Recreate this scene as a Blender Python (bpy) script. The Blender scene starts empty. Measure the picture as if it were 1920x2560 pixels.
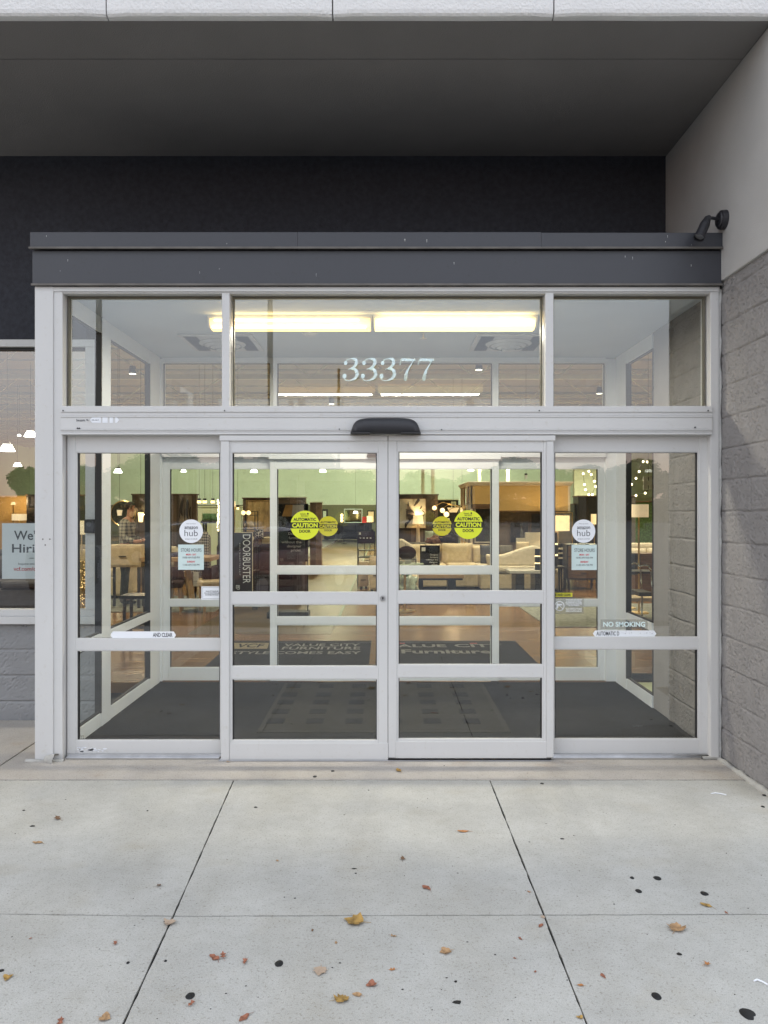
import bpy, bmesh, math, random
from mathutils import Vector, Matrix, noise
random.seed(7)
S = bpy.context.scene
COL = S.collection
# ------------------------------------------------------------------ camera, world, sun, exposure
CY, CZ, FD, FS = -4.95, 1.62, 1624.4, 1880.0
cam = bpy.data.cameras.new('camera'); cam.sensor_fit = 'VERTICAL'
cam.sensor_height = 24.0; cam.lens = 24.0*FS/2560.0; cam.clip_start = .05; cam.clip_end = 2000
co = bpy.data.objects.new('camera', cam); COL.objects.link(co)
co.location = (0, CY, CZ); co.rotation_euler = (math.radians(90), 0, 0); S.camera = co
S.view_settings.view_transform = 'Standard'; S.view_settings.look = 'None'
S.view_settings.exposure = 0.42; S.view_settings.gamma = 1
S.render.engine = 'CYCLES'
c = S.cycles
c.use_denoising = True
try: c.denoiser = 'OPENIMAGEDENOISE'
except Exception: pass
c.max_bounces = 8; c.diffuse_bounces = 4; c.glossy_bounces = 5; c.transmission_bounces = 4
c.transparent_max_bounces = 24; c.caustics_reflective = False; c.caustics_refractive = False
c.sample_clamp_indirect = 6
SUN_EL, SUN_AZ = math.radians(46), math.radians(252)     # sun behind the viewer, to the left
w = bpy.data.worlds.new('World'); S.world = w; w.use_nodes = True
nt = w.node_tree; N = nt.nodes; L = nt.links
bg = N['Background']; bg.inputs['Strength'].default_value = .13
sky = N.new('ShaderNodeTexSky'); sky.sky_type = 'NISHITA'; sky.sun_disc = False
sky.sun_elevation = SUN_EL; sky.sun_rotation = SUN_AZ; sky.air_density = 1.4; sky.dust_density = 2.5
tc = N.new('ShaderNodeTexCoord'); sp = N.new('ShaderNodeSeparateXYZ'); L.new(tc.outputs['Generated'], sp.inputs[0])
nz = N.new('ShaderNodeTexNoise'); nz.inputs['Scale'].default_value = 2.2; nz.inputs['Detail'].default_value = 6
mp = N.new('ShaderNodeMapping'); mp.inputs['Scale'].default_value = (1, 1, 4.5)
L.new(tc.outputs['Generated'], mp.inputs['Vector']); L.new(mp.outputs[0], nz.inputs['Vector'])
ad = N.new('ShaderNodeMath'); ad.operation = 'MULTIPLY_ADD'; ad.inputs[1].default_value = .10
L.new(nz.outputs['Fac'], ad.inputs[0]); L.new(sp.outputs['Z'], ad.inputs[2])
cr = N.new('ShaderNodeValToRGB'); e = cr.color_ramp.elements
e[0].position = 0.0; e[0].color = (.90, .66, .55, 1); e[1].position = 1.0; e[1].color = (.74, .80, .90, 1)
for p, q in ((.07, (1.2, .84, .66, 1)), (.12, (1.15, .90, .78, 1)), (.18, (1.0, .98, 1.0, 1)), (.30, (.98, 1.04, 1.12, 1)), (.5, (.78, .85, .98, 1))):
    x = e.new(p); x.color = q
L.new(ad.outputs[0], cr.inputs['Fac'])
vm = N.new('ShaderNodeVectorMath'); vm.operation = 'SCALE'; vm.inputs['Scale'].default_value = 11.0
L.new(cr.outputs['Color'], vm.inputs[0])
mx = N.new('ShaderNodeMix'); mx.data_type = 'RGBA'; mx.inputs['Factor'].default_value = .82
L.new(sky.outputs['Color'], mx.inputs['A']); L.new(vm.outputs['Vector'], mx.inputs['B'])
L.new(mx.outputs['Result'], bg.inputs['Color'])
sl = bpy.data.lights.new('sun', 'SUN'); sl.energy = .3; sl.angle = math.radians(70); sl.color = (1, .96, .92)
so = bpy.data.objects.new('sun', sl); COL.objects.link(so)
d = Vector((math.sin(SUN_AZ)*math.cos(SUN_EL), math.cos(SUN_AZ)*math.cos(SUN_EL), math.sin(SUN_EL)))
so.rotation_euler = d.to_track_quat('Z', 'Y').to_euler(); so.location = (0, -20, 20)

# ------------------------------------------------------------------ helpers
def D(x, y, Y):                     # point seen at (x, y) of the 1659-wide view, at depth Y
    k = (Y-CY)/FD; return (x-829.5)*k, CZ-(y-1106)*k
def Q(x, y, Y):                     # the same for 1920-wide coordinates
    k = (Y-CY)/FS; return (x-960)*k, CZ-(y-1280)*k

def mat(name, col, rough=.5, metal=0, var=.08, nscale=12, bump=0, bscale=80, emit=None, es=0, spec=.5, coat=0, stretch=None):
    m = bpy.data.materials.new(name); m.use_nodes = True
    nt = m.node_tree; b = nt.nodes['Principled BSDF']
    b.inputs['Roughness'].default_value = rough; b.inputs['Metallic'].default_value = metal
    b.inputs['Specular IOR Level'].default_value = spec; b.inputs['Coat Weight'].default_value = coat
    t = nt.nodes.new('ShaderNodeTexCoord'); n = nt.nodes.new('ShaderNodeTexNoise')
    n.inputs['Scale'].default_value = nscale; n.inputs['Detail'].default_value = 5
    src = t.outputs['Object']
    if stretch:
        mp = nt.nodes.new('ShaderNodeMapping'); mp.inputs['Scale'].default_value = stretch
        nt.links.new(src, mp.inputs['Vector']); src = mp.outputs[0]
    nt.links.new(src, n.inputs['Vector'])
    r = nt.nodes.new('ShaderNodeValToRGB'); e = r.color_ramp.elements
    e[0].position = .3; e[1].position = .7
    e[0].color = tuple(max(0, v*(1-var)) for v in col)+(1,); e[1].color = tuple(min(1, v*(1+var)) for v in col)+(1,)
    nt.links.new(n.outputs['Fac'], r.inputs['Fac']); nt.links.new(r.outputs['Color'], b.inputs['Base Color'])
    if bump:
        n2 = nt.nodes.new('ShaderNodeTexNoise'); n2.inputs['Scale'].default_value = bscale; n2.inputs['Detail'].default_value = 6
        nt.links.new(src, n2.inputs['Vector'])
        bp = nt.nodes.new('ShaderNodeBump'); bp.inputs['Strength'].default_value = bump; bp.inputs['Distance'].default_value = .01
        nt.links.new(n2.outputs['Fac'], bp.inputs['Height']); nt.links.new(bp.outputs[0], b.inputs['Normal'])
    if emit:
        b.inputs['Emission Color'].default_value = tuple(emit)+(1,); b.inputs['Emission Strength'].default_value = es
    m['ramp'] = r.name
    return m
def glassmat(name, tint, r0=.09, rough=0, wave=.02, edge=1):
    m = bpy.data.materials.new(name); m.use_nodes = True; nt = m.node_tree; nt.nodes.clear()
    A = lambda k: nt.nodes.new(k)
    o = A('ShaderNodeOutputMaterial'); t = A('ShaderNodeBsdfTransparent'); g = A('ShaderNodeBsdfGlossy'); x = A('ShaderNodeMixShader')
    t.inputs['Color'].default_value = tint+(1,); g.inputs['Roughness'].default_value = rough; g.inputs['Color'].default_value = (.97, .98, 1, 1)
    lw = A('ShaderNodeLayerWeight'); lw.inputs['Blend'].default_value = .5
    p = A('ShaderNodeMath'); p.operation = 'POWER'; p.inputs[1].default_value = 5
    q = A('ShaderNodeMath'); q.operation = 'MULTIPLY_ADD'; q.inputs[1].default_value = (1-r0)*edge; q.inputs[2].default_value = r0
    nt.links.new(lw.outputs['Facing'], p.inputs[0]); nt.links.new(p.outputs[0], q.inputs[0])
    nt.links.new(q.outputs[0], x.inputs[0]); nt.links.new(t.outputs[0], x.inputs[1]); nt.links.new(g.outputs[0], x.inputs[2])
    # a barely visible waviness of float glass
    tc = A('ShaderNodeTexCoord'); n = A('ShaderNodeTexNoise'); n.inputs['Scale'].default_value = 1.3; n.inputs['Detail'].default_value = 1
    b = A('ShaderNodeBump'); b.inputs['Strength'].default_value = wave; b.inputs['Distance'].default_value = .02
    nt.links.new(tc.outputs['Object'], n.inputs['Vector']); nt.links.new(n.outputs['Fac'], b.inputs['Height']); nt.links.new(b.outputs[0], g.inputs['Normal'])
    nt.links.new(x.outputs[0], o.inputs[0]); return m

class MB:
    def __init__(s): s.bm = bmesh.new()
    def box(s, x0, x1, y0, y1, z0, z1, rz=0, piv=None):
        r = bmesh.ops.create_cube(s.bm, size=1)['verts']
        M = Matrix.Translation(((x0+x1)/2, (y0+y1)/2, (z0+z1)/2)) @ Matrix.Diagonal((abs(x1-x0), abs(y1-y0), abs(z1-z0), 1))
        if rz:
            p = Vector(piv or ((x0+x1)/2, (y0+y1)/2, 0)); M = Matrix.Translation(p) @ Matrix.Rotation(rz, 4, 'Z') @ Matrix.Translation(-p) @ M
        bmesh.ops.transform(s.bm, matrix=M, verts=r); return s
    def cyl(s, p, q, r1, r2=None, n=16, caps=True):
        p, q = Vector(p), Vector(q); r2 = r1 if r2 is None else r2
        v = bmesh.ops.create_cone(s.bm, cap_ends=caps, segments=n, radius1=r1, radius2=r2, depth=(q-p).length)['verts']
        M = Matrix.Translation((p+q)/2) @ (q-p).to_track_quat('Z', 'Y').to_matrix().to_4x4()
        bmesh.ops.transform(s.bm, matrix=M, verts=v); return s
    def ball(s, p, r, sc=(1, 1, 1), n=16, jit=0):
        v = bmesh.ops.create_uvsphere(s.bm, u_segments=n, v_segments=max(6, n*2//3), radius=1)['verts']
        for a in v:
            if jit:
                a.co *= 1+jit*noise.noise(a.co*2.3+Vector(p)*3)
        bmesh.ops.transform(s.bm, matrix=Matrix.Translation(p) @ Matrix.Diagonal((r*sc[0], r*sc[1], r*sc[2], 1)), verts=v); return s
    def tube(s, pts, r, n=8):
        for a, b in zip(pts, pts[1:]): s.cyl(a, b, r, n=n)
        return s
    def pillow(s, c, sx, sy, sz, rz=0, rx=0, p=.55):       # puffed cushion, sy thick
        v = bmesh.ops.create_grid(s.bm, x_segments=12, y_segments=12, size=1)
        f = []
        for sgn in (1, -1):
            vs = v['verts'] if sgn == 1 else bmesh.ops.create_grid(s.bm, x_segments=12, y_segments=12, size=1)['verts']
            for a in vs:
                x, z = a.co.x, a.co.y
                h = max(0, (1-x**4)*(1-z**4))**p
                k = 1-.06*(x*x*z*z < 0)-.05*(1-abs(x*z))
                a.co = Vector((x*k*sx/2, sgn*h*sy/2+.03*sy*noise.noise(Vector((x*3, z*3, sgn))), z*k*sz/2))
            f += vs
        bmesh.ops.remove_doubles(s.bm, verts=[a for a in f if a.is_valid], dist=.001)
        f = [a for a in f if a.is_valid]
        bmesh.ops.transform(s.bm, matrix=Matrix.Translation(c) @ Matrix.Rotation(rz, 4, 'Z') @ Matrix.Rotation(rx, 4, 'X'), verts=f); return s
    def prism(s, pts, y0, y1, axis='Y'):                   # outline in the XZ plane pushed along Y
        def P(u, v, t): return (u, t, v) if axis == 'Y' else ((u, v, t) if axis == 'Z' else (t, u, v))
        a = [s.bm.verts.new(P(u, v, y0)) for u, v in pts]; b = [s.bm.verts.new(P(u, v, y1)) for u, v in pts]
        s.bm.faces.new(a); s.bm.faces.new(b[::-1])
        n = len(pts)
        for i in range(n): s.bm.faces.new((a[i], b[i], b[(i+1) % n], a[(i+1) % n]))
        return s
    def flat(s, pts):                                      # one face
        s.bm.faces.new([s.bm.verts.new(p) for p in pts]); return s

def part(name, mb, m, parent=None, bevel=0, smooth=False, world=False, extra=None):
    bm = mb.bm if isinstance(mb, MB) else mb
    bmesh.ops.recalc_face_normals(bm, faces=bm.faces)
    if world and parent is not None:
        p = parent; off = Vector((0, 0, 0))
        while p: off += p.location; p = p.parent
        bmesh.ops.translate(bm, vec=-off, verts=bm.verts)
    me = bpy.data.meshes.new(name); bm.to_mesh(me); bm.free()
    if smooth:
        for p in me.polygons: p.use_smooth = True
    me.materials.append(m)
    for q in (extra or []): me.materials.append(q)
    o = bpy.data.objects.new(name, me); COL.objects.link(o)
    if parent: o.parent = parent
    if bevel:
        b = o.modifiers.new('bevel', 'BEVEL'); b.width = bevel; b.segments = 2; b.limit_method = 'ANGLE'
        b.harden_normals = False
    return o
def tag(o, label=None, cat=None, group=None, kind=None):
    if label: o['label'] = label
    if cat: o['category'] = cat
    if group: o['group'] = group
    if kind: o['kind'] = kind
    return o
def thing(name, label, cat, loc=(0, 0, 0), rz=0, group=None):
    o = bpy.data.objects.new(name, None); COL.objects.link(o); o.location = loc; o.rotation_euler = (0, 0, rz)
    o.empty_display_size = .1
    return tag(o, label, cat, group)
def dup(root, loc, label, rz=None, scale=None):
    r = root.copy(); COL.objects.link(r); r.location = loc; r['label'] = label
    if rz is not None: r.rotation_euler = (0, 0, rz)
    if scale: r.scale = (scale,)*3
    for ch in list(root.children):
        c = ch.copy(); COL.objects.link(c); c.parent = r
        for g in ch.children:
            d = g.copy(); COL.objects.link(d); d.parent = c
    return r
def light(kind, loc, energy, col, parent=None, size=.1, sy=None, rot=None):
    l = bpy.data.lights.new('lamp_light', kind); l.energy = energy; l.color = col
    if kind == 'AREA':
        l.size = size
        if sy: l.shape = 'RECTANGLE'; l.size_y = sy
    else: l.shadow_soft_size = size
    o = bpy.data.objects.new('lamp_light', l); COL.objects.link(o); o.location = loc
    if rot: o.rotation_euler = rot
    if parent: o.parent = parent
    return o
_tc = {}
def textmesh(s, bold=0, space=1):
    k = (s, bold, space)
    if k not in _tc:
        cu = bpy.data.curves.new('t', 'FONT'); cu.body = s; cu.size = 1; cu.offset = bold; cu.space_character = space
        cu.resolution_u = 3; o = bpy.data.objects.new('t', cu); COL.objects.link(o)
        dg = bpy.context.evaluated_depsgraph_get()
        me = bpy.data.meshes.new_from_object(o.evaluated_get(dg)); vs = [v.co.copy() for v in me.vertices]; fs = [tuple(p.vertices) for p in me.polygons]
        COL.objects.unlink(o); bpy.data.objects.remove(o); bpy.data.curves.remove(cu); bpy.data.meshes.remove(me)
        xs = [v.x for v in vs]; ys = [v.y for v in vs]
        _tc[k] = ([((v.x-min(xs))/(max(xs)-min(xs)), (v.y-min(ys))/(max(ys)-min(ys))) for v in vs], fs, (max(xs)-min(xs))/(max(ys)-min(ys)))
    return _tc[k]
def addtext(mb, s, f, bold=0, space=1):                    # f maps (u, v) in 0..1 to a 3-D point
    vs, fs, _ = textmesh(s, bold, space)
    V = [mb.bm.verts.new(f(u, v)) for u, v in vs]
    for q in fs:
        try: mb.bm.faces.new([V[i] for i in q])
        except ValueError: pass
    return mb
def wtext(mb, s, x0, x1, z0, z1, Y, bold=0, space=1):
    return addtext(mb, s, lambda u, v: (x0+(x1-x0)*u, Y, z0+(z1-z0)*v), bold, space)
def qtext(mb, s, x0, x1, y0, y1, Y, bold=0, space=1):      # 1920-wide picture coordinates at depth Y
    a, t = Q(x0, y0, Y); b, u = Q(x1, y1, Y); return wtext(mb, s, a, b, u, t, Y, bold, space)
def disc(mb, cx, cz, r, Y, n=48, z0=None, z1=None, th=.0006):
    pts = [(cx+r*math.cos(2*math.pi*i/n), cz+r*math.sin(2*math.pi*i/n)) for i in range(n)]
    if z0 is not None:
        def x_at(z): return math.sqrt(max(0, r*r-(z-cz)**2))
        zs = [z0+(z1-z0)*i/6 for i in range(7)]
        pts = [(cx+x_at(z), z) for z in zs]+[(cx-x_at(z), z) for z in zs[::-1]]
    return mb.prism(pts, Y, Y+th)
def ring(mb, cx, cz, r0, r1, Y, th=.001, n=40):
    for i in range(n):
        a, b = 2*math.pi*i/n, 2*math.pi*(i+1)/n
        mb.flat([(cx+r*math.cos(t), Y, cz+r*math.sin(t)) for r, t in ((r0, a), (r1, a), (r1, b), (r0, b))])
    return mb
# ------------------------------------------------------------------ materials
def concrete(name, col, tint):
    m = bpy.data.materials.new(name); m.use_nodes = True; nt = m.node_tree; b = nt.nodes['Principled BSDF']; A = nt.nodes.new; K = nt.links.new
    b.inputs['Roughness'].default_value = .88; b.inputs['Specular IOR Level'].default_value = .25
    t = A('ShaderNodeTexCoord')
    def noi(s, det, stretch=None):
        n = A('ShaderNodeTexNoise'); n.inputs['Scale'].default_value = s; n.inputs['Detail'].default_value = det
        if stretch:
            mp = A('ShaderNodeMapping'); mp.inputs['Scale'].default_value = stretch; K(t.outputs['Object'], mp.inputs['Vector']); K(mp.outputs[0], n.inputs['Vector'])
        else: K(t.outputs['Object'], n.inputs['Vector'])
        return n.outputs['Fac']
    def ramp(f, a, ca, b_, cb):
        r = A('ShaderNodeValToRGB'); r.color_ramp.elements[0].position = a; r.color_ramp.elements[1].position = b_
        r.color_ramp.elements[0].color = tuple(ca)+(1,); r.color_ramp.elements[1].color = tuple(cb)+(1,); K(f, r.inputs['Fac']); return r.outputs['Color']
    def mul(a, b_, f=1):
        x = A('ShaderNodeMix'); x.data_type = 'RGBA'; x.blend_type = 'MULTIPLY'; x.inputs['Factor'].default_value = f; K(a, x.inputs['A']); K(b_, x.inputs['B']); return x.outputs['Result']
    base = ramp(noi(3.5, 9), .3, [v*.93 for v in col], .7, [v*1.05 for v in col])
    stain = ramp(noi(2.7, 3, (1, 1.6, 1)), .60, (1, 1, 1), .80, tint)
    speck = ramp(noi(95, 3), .33, (.77, .755, .73), .44, (1, 1, 1))
    fine = ramp(noi(260, 2), .35, (.80, .80, .79), .62, (1.0, 1.0, 1.0)); mott = ramp(noi(17, 6), .32, (.935, .93, .92), .62, (1, 1, 1)); trail = ramp(noi(1.7, 8, (1.3, .5, 1)), .36, (.92, .91, .89), .56, (1, 1, 1))
    pit = ramp(noi(62, 3), .26, (.55, .53, .5), .31, (1, 1, 1))
    K(mul(mul(mul(mul(mul(mul(base, stain), speck), fine), mott), trail), pit, 1), b.inputs['Base Color'])
    bp = A('ShaderNodeBump'); bp.inputs['Strength'].default_value = .35; bp.inputs['Distance'].default_value = .004
    K(noi(150, 6), bp.inputs['Height']); K(bp.outputs[0], b.inputs['Normal']); return m
M = {}
M['concrete'] = concrete('sidewalk_concrete', (.525, .515, .482), (.93, .90, .85))
M['apron'] = concrete('apron_concrete', (.49, .455, .42), (.93, .84, .76))
M['joint'] = mat('joint_dirt', (.018, .018, .017), .95, var=.4, nscale=60)
M['asphalt'] = mat('asphalt', (.13, .13, .13), .9, var=.2, nscale=3, bump=.4, bscale=120)
def metalmat(name, col, rough, dirt=.99):
    m = mat(name, col, rough, var=.025, nscale=3.5, spec=.5, stretch=(1, 1, .35)); nt = m.node_tree; b = nt.nodes['Principled BSDF']; A = nt.nodes.new; K = nt.links.new
    r = nt.nodes[m['ramp']]; t = A('ShaderNodeTexCoord'); n = A('ShaderNodeTexNoise'); n.inputs['Scale'].default_value = 26; n.inputs['Detail'].default_value = 8; n.inputs['Roughness'].default_value = .7
    K(t.outputs['Object'], n.inputs['Vector']); q = A('ShaderNodeValToRGB'); q.color_ramp.elements[0].position = .30; q.color_ramp.elements[1].position = .42
    q.color_ramp.elements[0].color = (dirt*.92, dirt*.9, dirt*.86, 1); q.color_ramp.elements[1].color = (1, 1, 1, 1); K(n.outputs['Fac'], q.inputs['Fac'])
    x = A('ShaderNodeMix'); x.data_type = 'RGBA'; x.blend_type = 'MULTIPLY'; x.inputs['Factor'].default_value = 1
    K(r.outputs['Color'], x.inputs['A']); K(q.outputs['Color'], x.inputs['B']); K(x.outputs['Result'], b.inputs['Base Color'])
    s = A('ShaderNodeMath'); s.operation = 'MULTIPLY_ADD'; s.inputs[1].default_value = .2; s.inputs[2].default_value = rough-.1; K(n.outputs['Fac'], s.inputs[0]); K(s.outputs[0], b.inputs['Roughness'])
    return m
def pitbump(m, sc, st, dist):
    nt = m.node_tree; A = nt.nodes.new; K = nt.links.new; b = nt.nodes['Principled BSDF']; t = A('ShaderNodeTexCoord'); mp = A('ShaderNodeMapping'); mp.inputs['Rotation'].default_value = (.6, .2, .3); mp.inputs['Scale'].default_value = (1, 1, 1.6); K(t.outputs['Object'], mp.inputs['Vector'])
    n = A('ShaderNodeTexNoise'); n.inputs['Scale'].default_value = sc; n.inputs['Detail'].default_value = 4; n.inputs['Distortion'].default_value = 1.2; K(mp.outputs[0], n.inputs['Vector'])
    r = A('ShaderNodeValToRGB'); r.color_ramp.elements[0].position = .33; r.color_ramp.elements[1].position = .43; r.color_ramp.elements[0].color = (0, 0, 0, 1); K(n.outputs['Fac'], r.inputs['Fac'])
    n2 = A('ShaderNodeTexNoise'); n2.inputs['Scale'].default_value = 240; n2.inputs['Detail'].default_value = 4; K(t.outputs['Object'], n2.inputs['Vector'])
    a = A('ShaderNodeMath'); a.operation = 'MULTIPLY_ADD'; a.inputs[1].default_value = .14; K(n2.outputs['Fac'], a.inputs[0]); K(r.outputs['Color'], a.inputs[2])
    bp = A('ShaderNodeBump'); bp.inputs['Strength'].default_value = st; bp.inputs['Distance'].default_value = dist; K(a.outputs[0], bp.inputs['Height']); K(bp.outputs[0], b.inputs['Normal'])
M['alu'] = metalmat('white_anodised_aluminium', (.60, .596, .588), .38)
M['alu_in'] = metalmat('inner_door_aluminium', (.74, .77, .80), .42)
M['gasket'] = mat('black_rubber_gasket', (.02, .02, .022), .6)
M['gasket_in'] = mat('bronze_glazing_bead', (.13, .12, .09), .5)
M['fascia'] = metalmat('charcoal_painted_metal', (.046, .048, .058), .42, .9)
M['fascia_lip'] = mat('faded_charcoal_lip', (.13, .12, .11), .6, var=.25, nscale=9)
M['facade'] = mat('black_stucco', (.036, .038, .049), .85, var=.2, nscale=30, bump=.5, bscale=160)
M['soffit'] = mat('dark_grey_soffit_stucco', (.225, .212, .205), .9, var=.06, nscale=1.6, bump=.5, bscale=170)
M['eifs'] = mat('white_stucco', (.745, .74, .73), .9, var=.03, nscale=4, bump=.7, bscale=70)
M['side_stucco'] = mat('taupe_stucco', (.48, .472, .46), .92, var=.05, nscale=3, bump=.5, bscale=240)
M['block'] = mat('painted_split_block', (.275, .265, .263), .92, var=.06, nscale=7, spec=.25)
pitbump(M['block'], 44, .65, .010)
M['block_lo'] = mat('painted_low_block', (.27, .27, .275), .88, var=.08, nscale=6, bump=.9, bscale=60, stretch=(.6, 1, 1))
pitbump(M['block_lo'], 60, .35, .008)
M['smooth_block'] = mat('smooth_painted_block', (.29, .275, .265), .85, var=.04, nscale=6, bump=.3, bscale=60)
M['caulk'] = mat('white_caulk', (.62, .62, .60), .7, var=.1, nscale=30)
M['mortar'] = mat('base_mortar', (.42, .41, .38), .95, var=.15, nscale=12, bump=.6, bscale=60)
M['ceiling'] = mat('vestibule_ceiling_paint', (.56, .61, .66), .8, var=.03, nscale=2)
M['carpet'] = mat('charcoal_entrance_carpet', (.016, .017, .020), .98, var=.35, nscale=90, bump=.8, bscale=300, spec=.08)
M['mat_frame'] = mat('mat_border', (.032, .031, .028), .95, spec=.08, var=.2, nscale=60, bump=.5, bscale=200)
M['mat_tile'] = mat('mat_dark_tile', (.007, .0075, .010), .95, var=.3, nscale=90, bump=.6, bscale=260, spec=.08)
M['mat_body'] = mat('mat_olive_field', (.025, .024, .021), .95, var=.25, nscale=70, bump=.6, bscale=260, spec=.08)
M['blackplastic'] = mat('black_textured_plastic', (.022, .022, .027), .45, var=.1, bump=.3, bscale=260)
M['black'] = mat('black_print', (.012, .012, .012), .5, var=0)
M['darkgrey'] = mat('dark_grey_print', (.06, .065, .075), .6, var=0)
M['white'] = mat('white_print', (.80, .82, .86), .5, var=0)
M['paper'] = mat('white_sign_paper', (.82, .84, .87), .55, var=.01)
M['mint'] = mat('pale_mint_card', (.60, .72, .70), .5, var=.02)
M['red'] = mat('red_print', (.62, .03, .05), .5, var=0)
M['yellow'] = mat('fluorescent_yellow_vinyl', (.72, .78, .03), .4, var=.02)
M['yellow2'] = mat('dull_yellow_vinyl', (.60, .56, .03), .45, var=.03)
M['number'] = mat('pale_blue_white_vinyl', (.72, .86, .86), .5, var=.06, nscale=2)
M['film'] = glassmat('grey_sticker_film', (.82, .82, .80), .09, .35)
M['glass'] = glassmat('outer_glass', (.92, .955, .935), .115)
M['glass_shop'] = glassmat('shop_glass', (.84, .88, .86), .17)
M['glass_in'] = glassmat('inner_glass', (.90, .94, .92), .08, wave=.004)
M['glass_side'] = glassmat('side_glass', (.93, .955, .94), .035, wave=0, edge=.15)
M['steel'] = mat('brushed_steel', (.55, .55, .56), .3, metal=1, var=.1)
M['plate'] = mat('white_diffuser_metal', (.55, .57, .60), .5)
M['louvre'] = mat('grey_louvre', (.33, .35, .38), .5)
def lensmat(name, lo, hi, band=False):
    m = mat(name, (1, .86, .6), .4); nt = m.node_tree; b = nt.nodes['Principled BSDF']; A = nt.nodes.new; K = nt.links.new
    t = A('ShaderNodeTexCoord'); s = A('ShaderNodeSeparateXYZ'); K(t.outputs['Object'], s.inputs[0]); r = A('ShaderNodeMapRange'); r.inputs['From Min'].default_value = -.004; r.inputs['From Max'].default_value = -.088
    K(s.outputs['Z'], r.inputs['Value']); c_ = A('ShaderNodeValToRGB'); c_.color_ramp.elements[0].color = tuple(lo)+(1,); c_.color_ramp.elements[1].color = tuple(hi)+(1,); c_.color_ramp.elements[0].position = .05; c_.color_ramp.elements[1].position = .45 if not band else .75
    K(r.outputs[0], c_.inputs['Fac']); K(c_.outputs['Color'], b.inputs['Emission Color']); b.inputs['Emission Strength'].default_value = 1.5 if not band else 2.0; return m
M['ledlamp'] = lensmat('lit_fluorescent_lens', (.55, .27, .06), (1, .78, .32))
M['ledlamp_dim'] = lensmat('partly_lit_lens', (.10, .055, .02), (.9, .52, .16), True)
M['tube'] = mat('lit_fluorescent_tube', (1, .9, .7), .4, emit=(1.0, .78, .40), es=5)

# ------------------------------------------------------------------ ground, paving
g = MB(); g.flat([(-300, -300, -.16), (300, -300, -.16), (300, 300, -.16), (-300, 300, -.16)])
tag(part('ground', g, M['asphalt']), kind='structure')
b = MB(); b.box(-30, 9, -6.2, .93, -.155, -.009); tag(part('sidewalk_bed', b, M['joint']), kind='structure')
def edge(a, b_, amp=.0019):
    a, b_ = Vector(a), Vector(b_); n = max(2, int((b_-a).length/.035)); nrm = Vector((-(b_-a).y, (b_-a).x)).normalized(); out = []
    for i in range(n):
        p = a.lerp(b_, i/n); q = amp*noise.noise(Vector((p.x*17, p.y*17, a.x)))*1.6
        if random.random() < .035: q -= amp*2.5*random.random()
        out.append(p-nrm*abs(q)*0+nrm*(-q) if 0 < i else p)
    return out
def slab(poly):
    pts = []
    for i in range(len(poly)): pts += edge(poly[i], poly[(i+1) % len(poly)])
    mb = MB(); bm = mb.bm
    top = [bm.verts.new((p.x, p.y, 0)) for p in pts]; low = [bm.verts.new((p.x, p.y, -.04)) for p in pts]
    # 2 mm worn arris
    cx = sum(p.x for p in pts)/len(pts); cy = sum(p.y for p in pts)/len(pts)
    bm.faces.new(top); n = len(top)
    for i in range(n): bm.faces.new((top[i], low[i], low[(i+1) % n], top[(i+1) % n]))
    return mb
J = .0040
lx = [(-.908, -.405), (-.845, -1.936), (-.78, -4.0), (-.76, -6.1)]; rx = [(.6393, -.405), (.643, -1.93), (.638, -4.0), (.63, -6.1)]
yl = lambda x: -1.887-(x+2.99)*.0247*(1 if x < -.85 else 0)-(.053 if x >= -.85 else 0)+(x+.85)*.003*(x > -.85)
Y2 = -3.55
def yj(x): return -1.862-.074*min(1, max(0, (x+4)/3.1))+.006*max(0, x+.85)
slabs = [
 [(-6, -.412), (-6, yj(-6)+J), (-3, yj(-3)+J), (-.845-J, yj(-.85)+J), (-.908-J, -.412)],
 [(-.908+J, -.412), (-.845+J, yj(-.85)+J), (.643-J, yj(.64)+J), (.6393-J, -.412)],
 [(.6393+J, -.412), (.643+J, yj(.64)+J), (2.5, yj(2.5)+J), (2.5, -.60), (2.16, -.412)],
 [(-6, yj(-6)-J), (-6, Y2), (-.795-J, Y2), (-.845-J, yj(-.85)-J), (-3, yj(-3)-J)],
 [(-.845+J, yj(-.85)-J), (-.795+J, Y2), (.64-J, Y2), (.643-J, yj(.64)-J)],
 [(.643+J, yj(.64)-J), (.64+J, Y2), (3.6, Y2), (3.6, yj(3.6)-J), (2.5, yj(2.5)-J)],
]
bm = MB()
for poly in slabs:
    s = slab(poly[::-1]); me = bpy.data.meshes.new('t'); s.bm.to_mesh(me); s.bm.free(); bm.bm.from_mesh(me); bpy.data.meshes.remove(me)
bm.box(-6, 3.6, -5.5, Y2-.01, -.05, -.0005); bm.box(-30, -6.01, -5.5, -.41, -.05, 0); bm.box(3.61, 9, -5.5, -.72, -.05, 0)
tag(part('sidewalk', bm, M['concrete']), kind='structure')
a = MB()
for poly in ([(-2.445, -.398), (2.19, -.398), (2.19, .30), (-2.28, .30), (-2.28, .9), (-2.445, .9)],
             [(-6, -.398), (-2.459, -.398), (-2.459, .9), (-6, .9)]):
    s = slab(poly); me = bpy.data.meshes.new('t'); s.bm.to_mesh(me); s.bm.free(); a.bm.from_mesh(me); bpy.data.meshes.remove(me)
tag(part('paved_apron', a, M['apron']), kind='structure')
k = MB(); k.box(-30, 9, -5.66, -5.505, -.158, 0); tag(part('kerb', k, M['apron'], bevel=.01), kind='structure')

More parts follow.
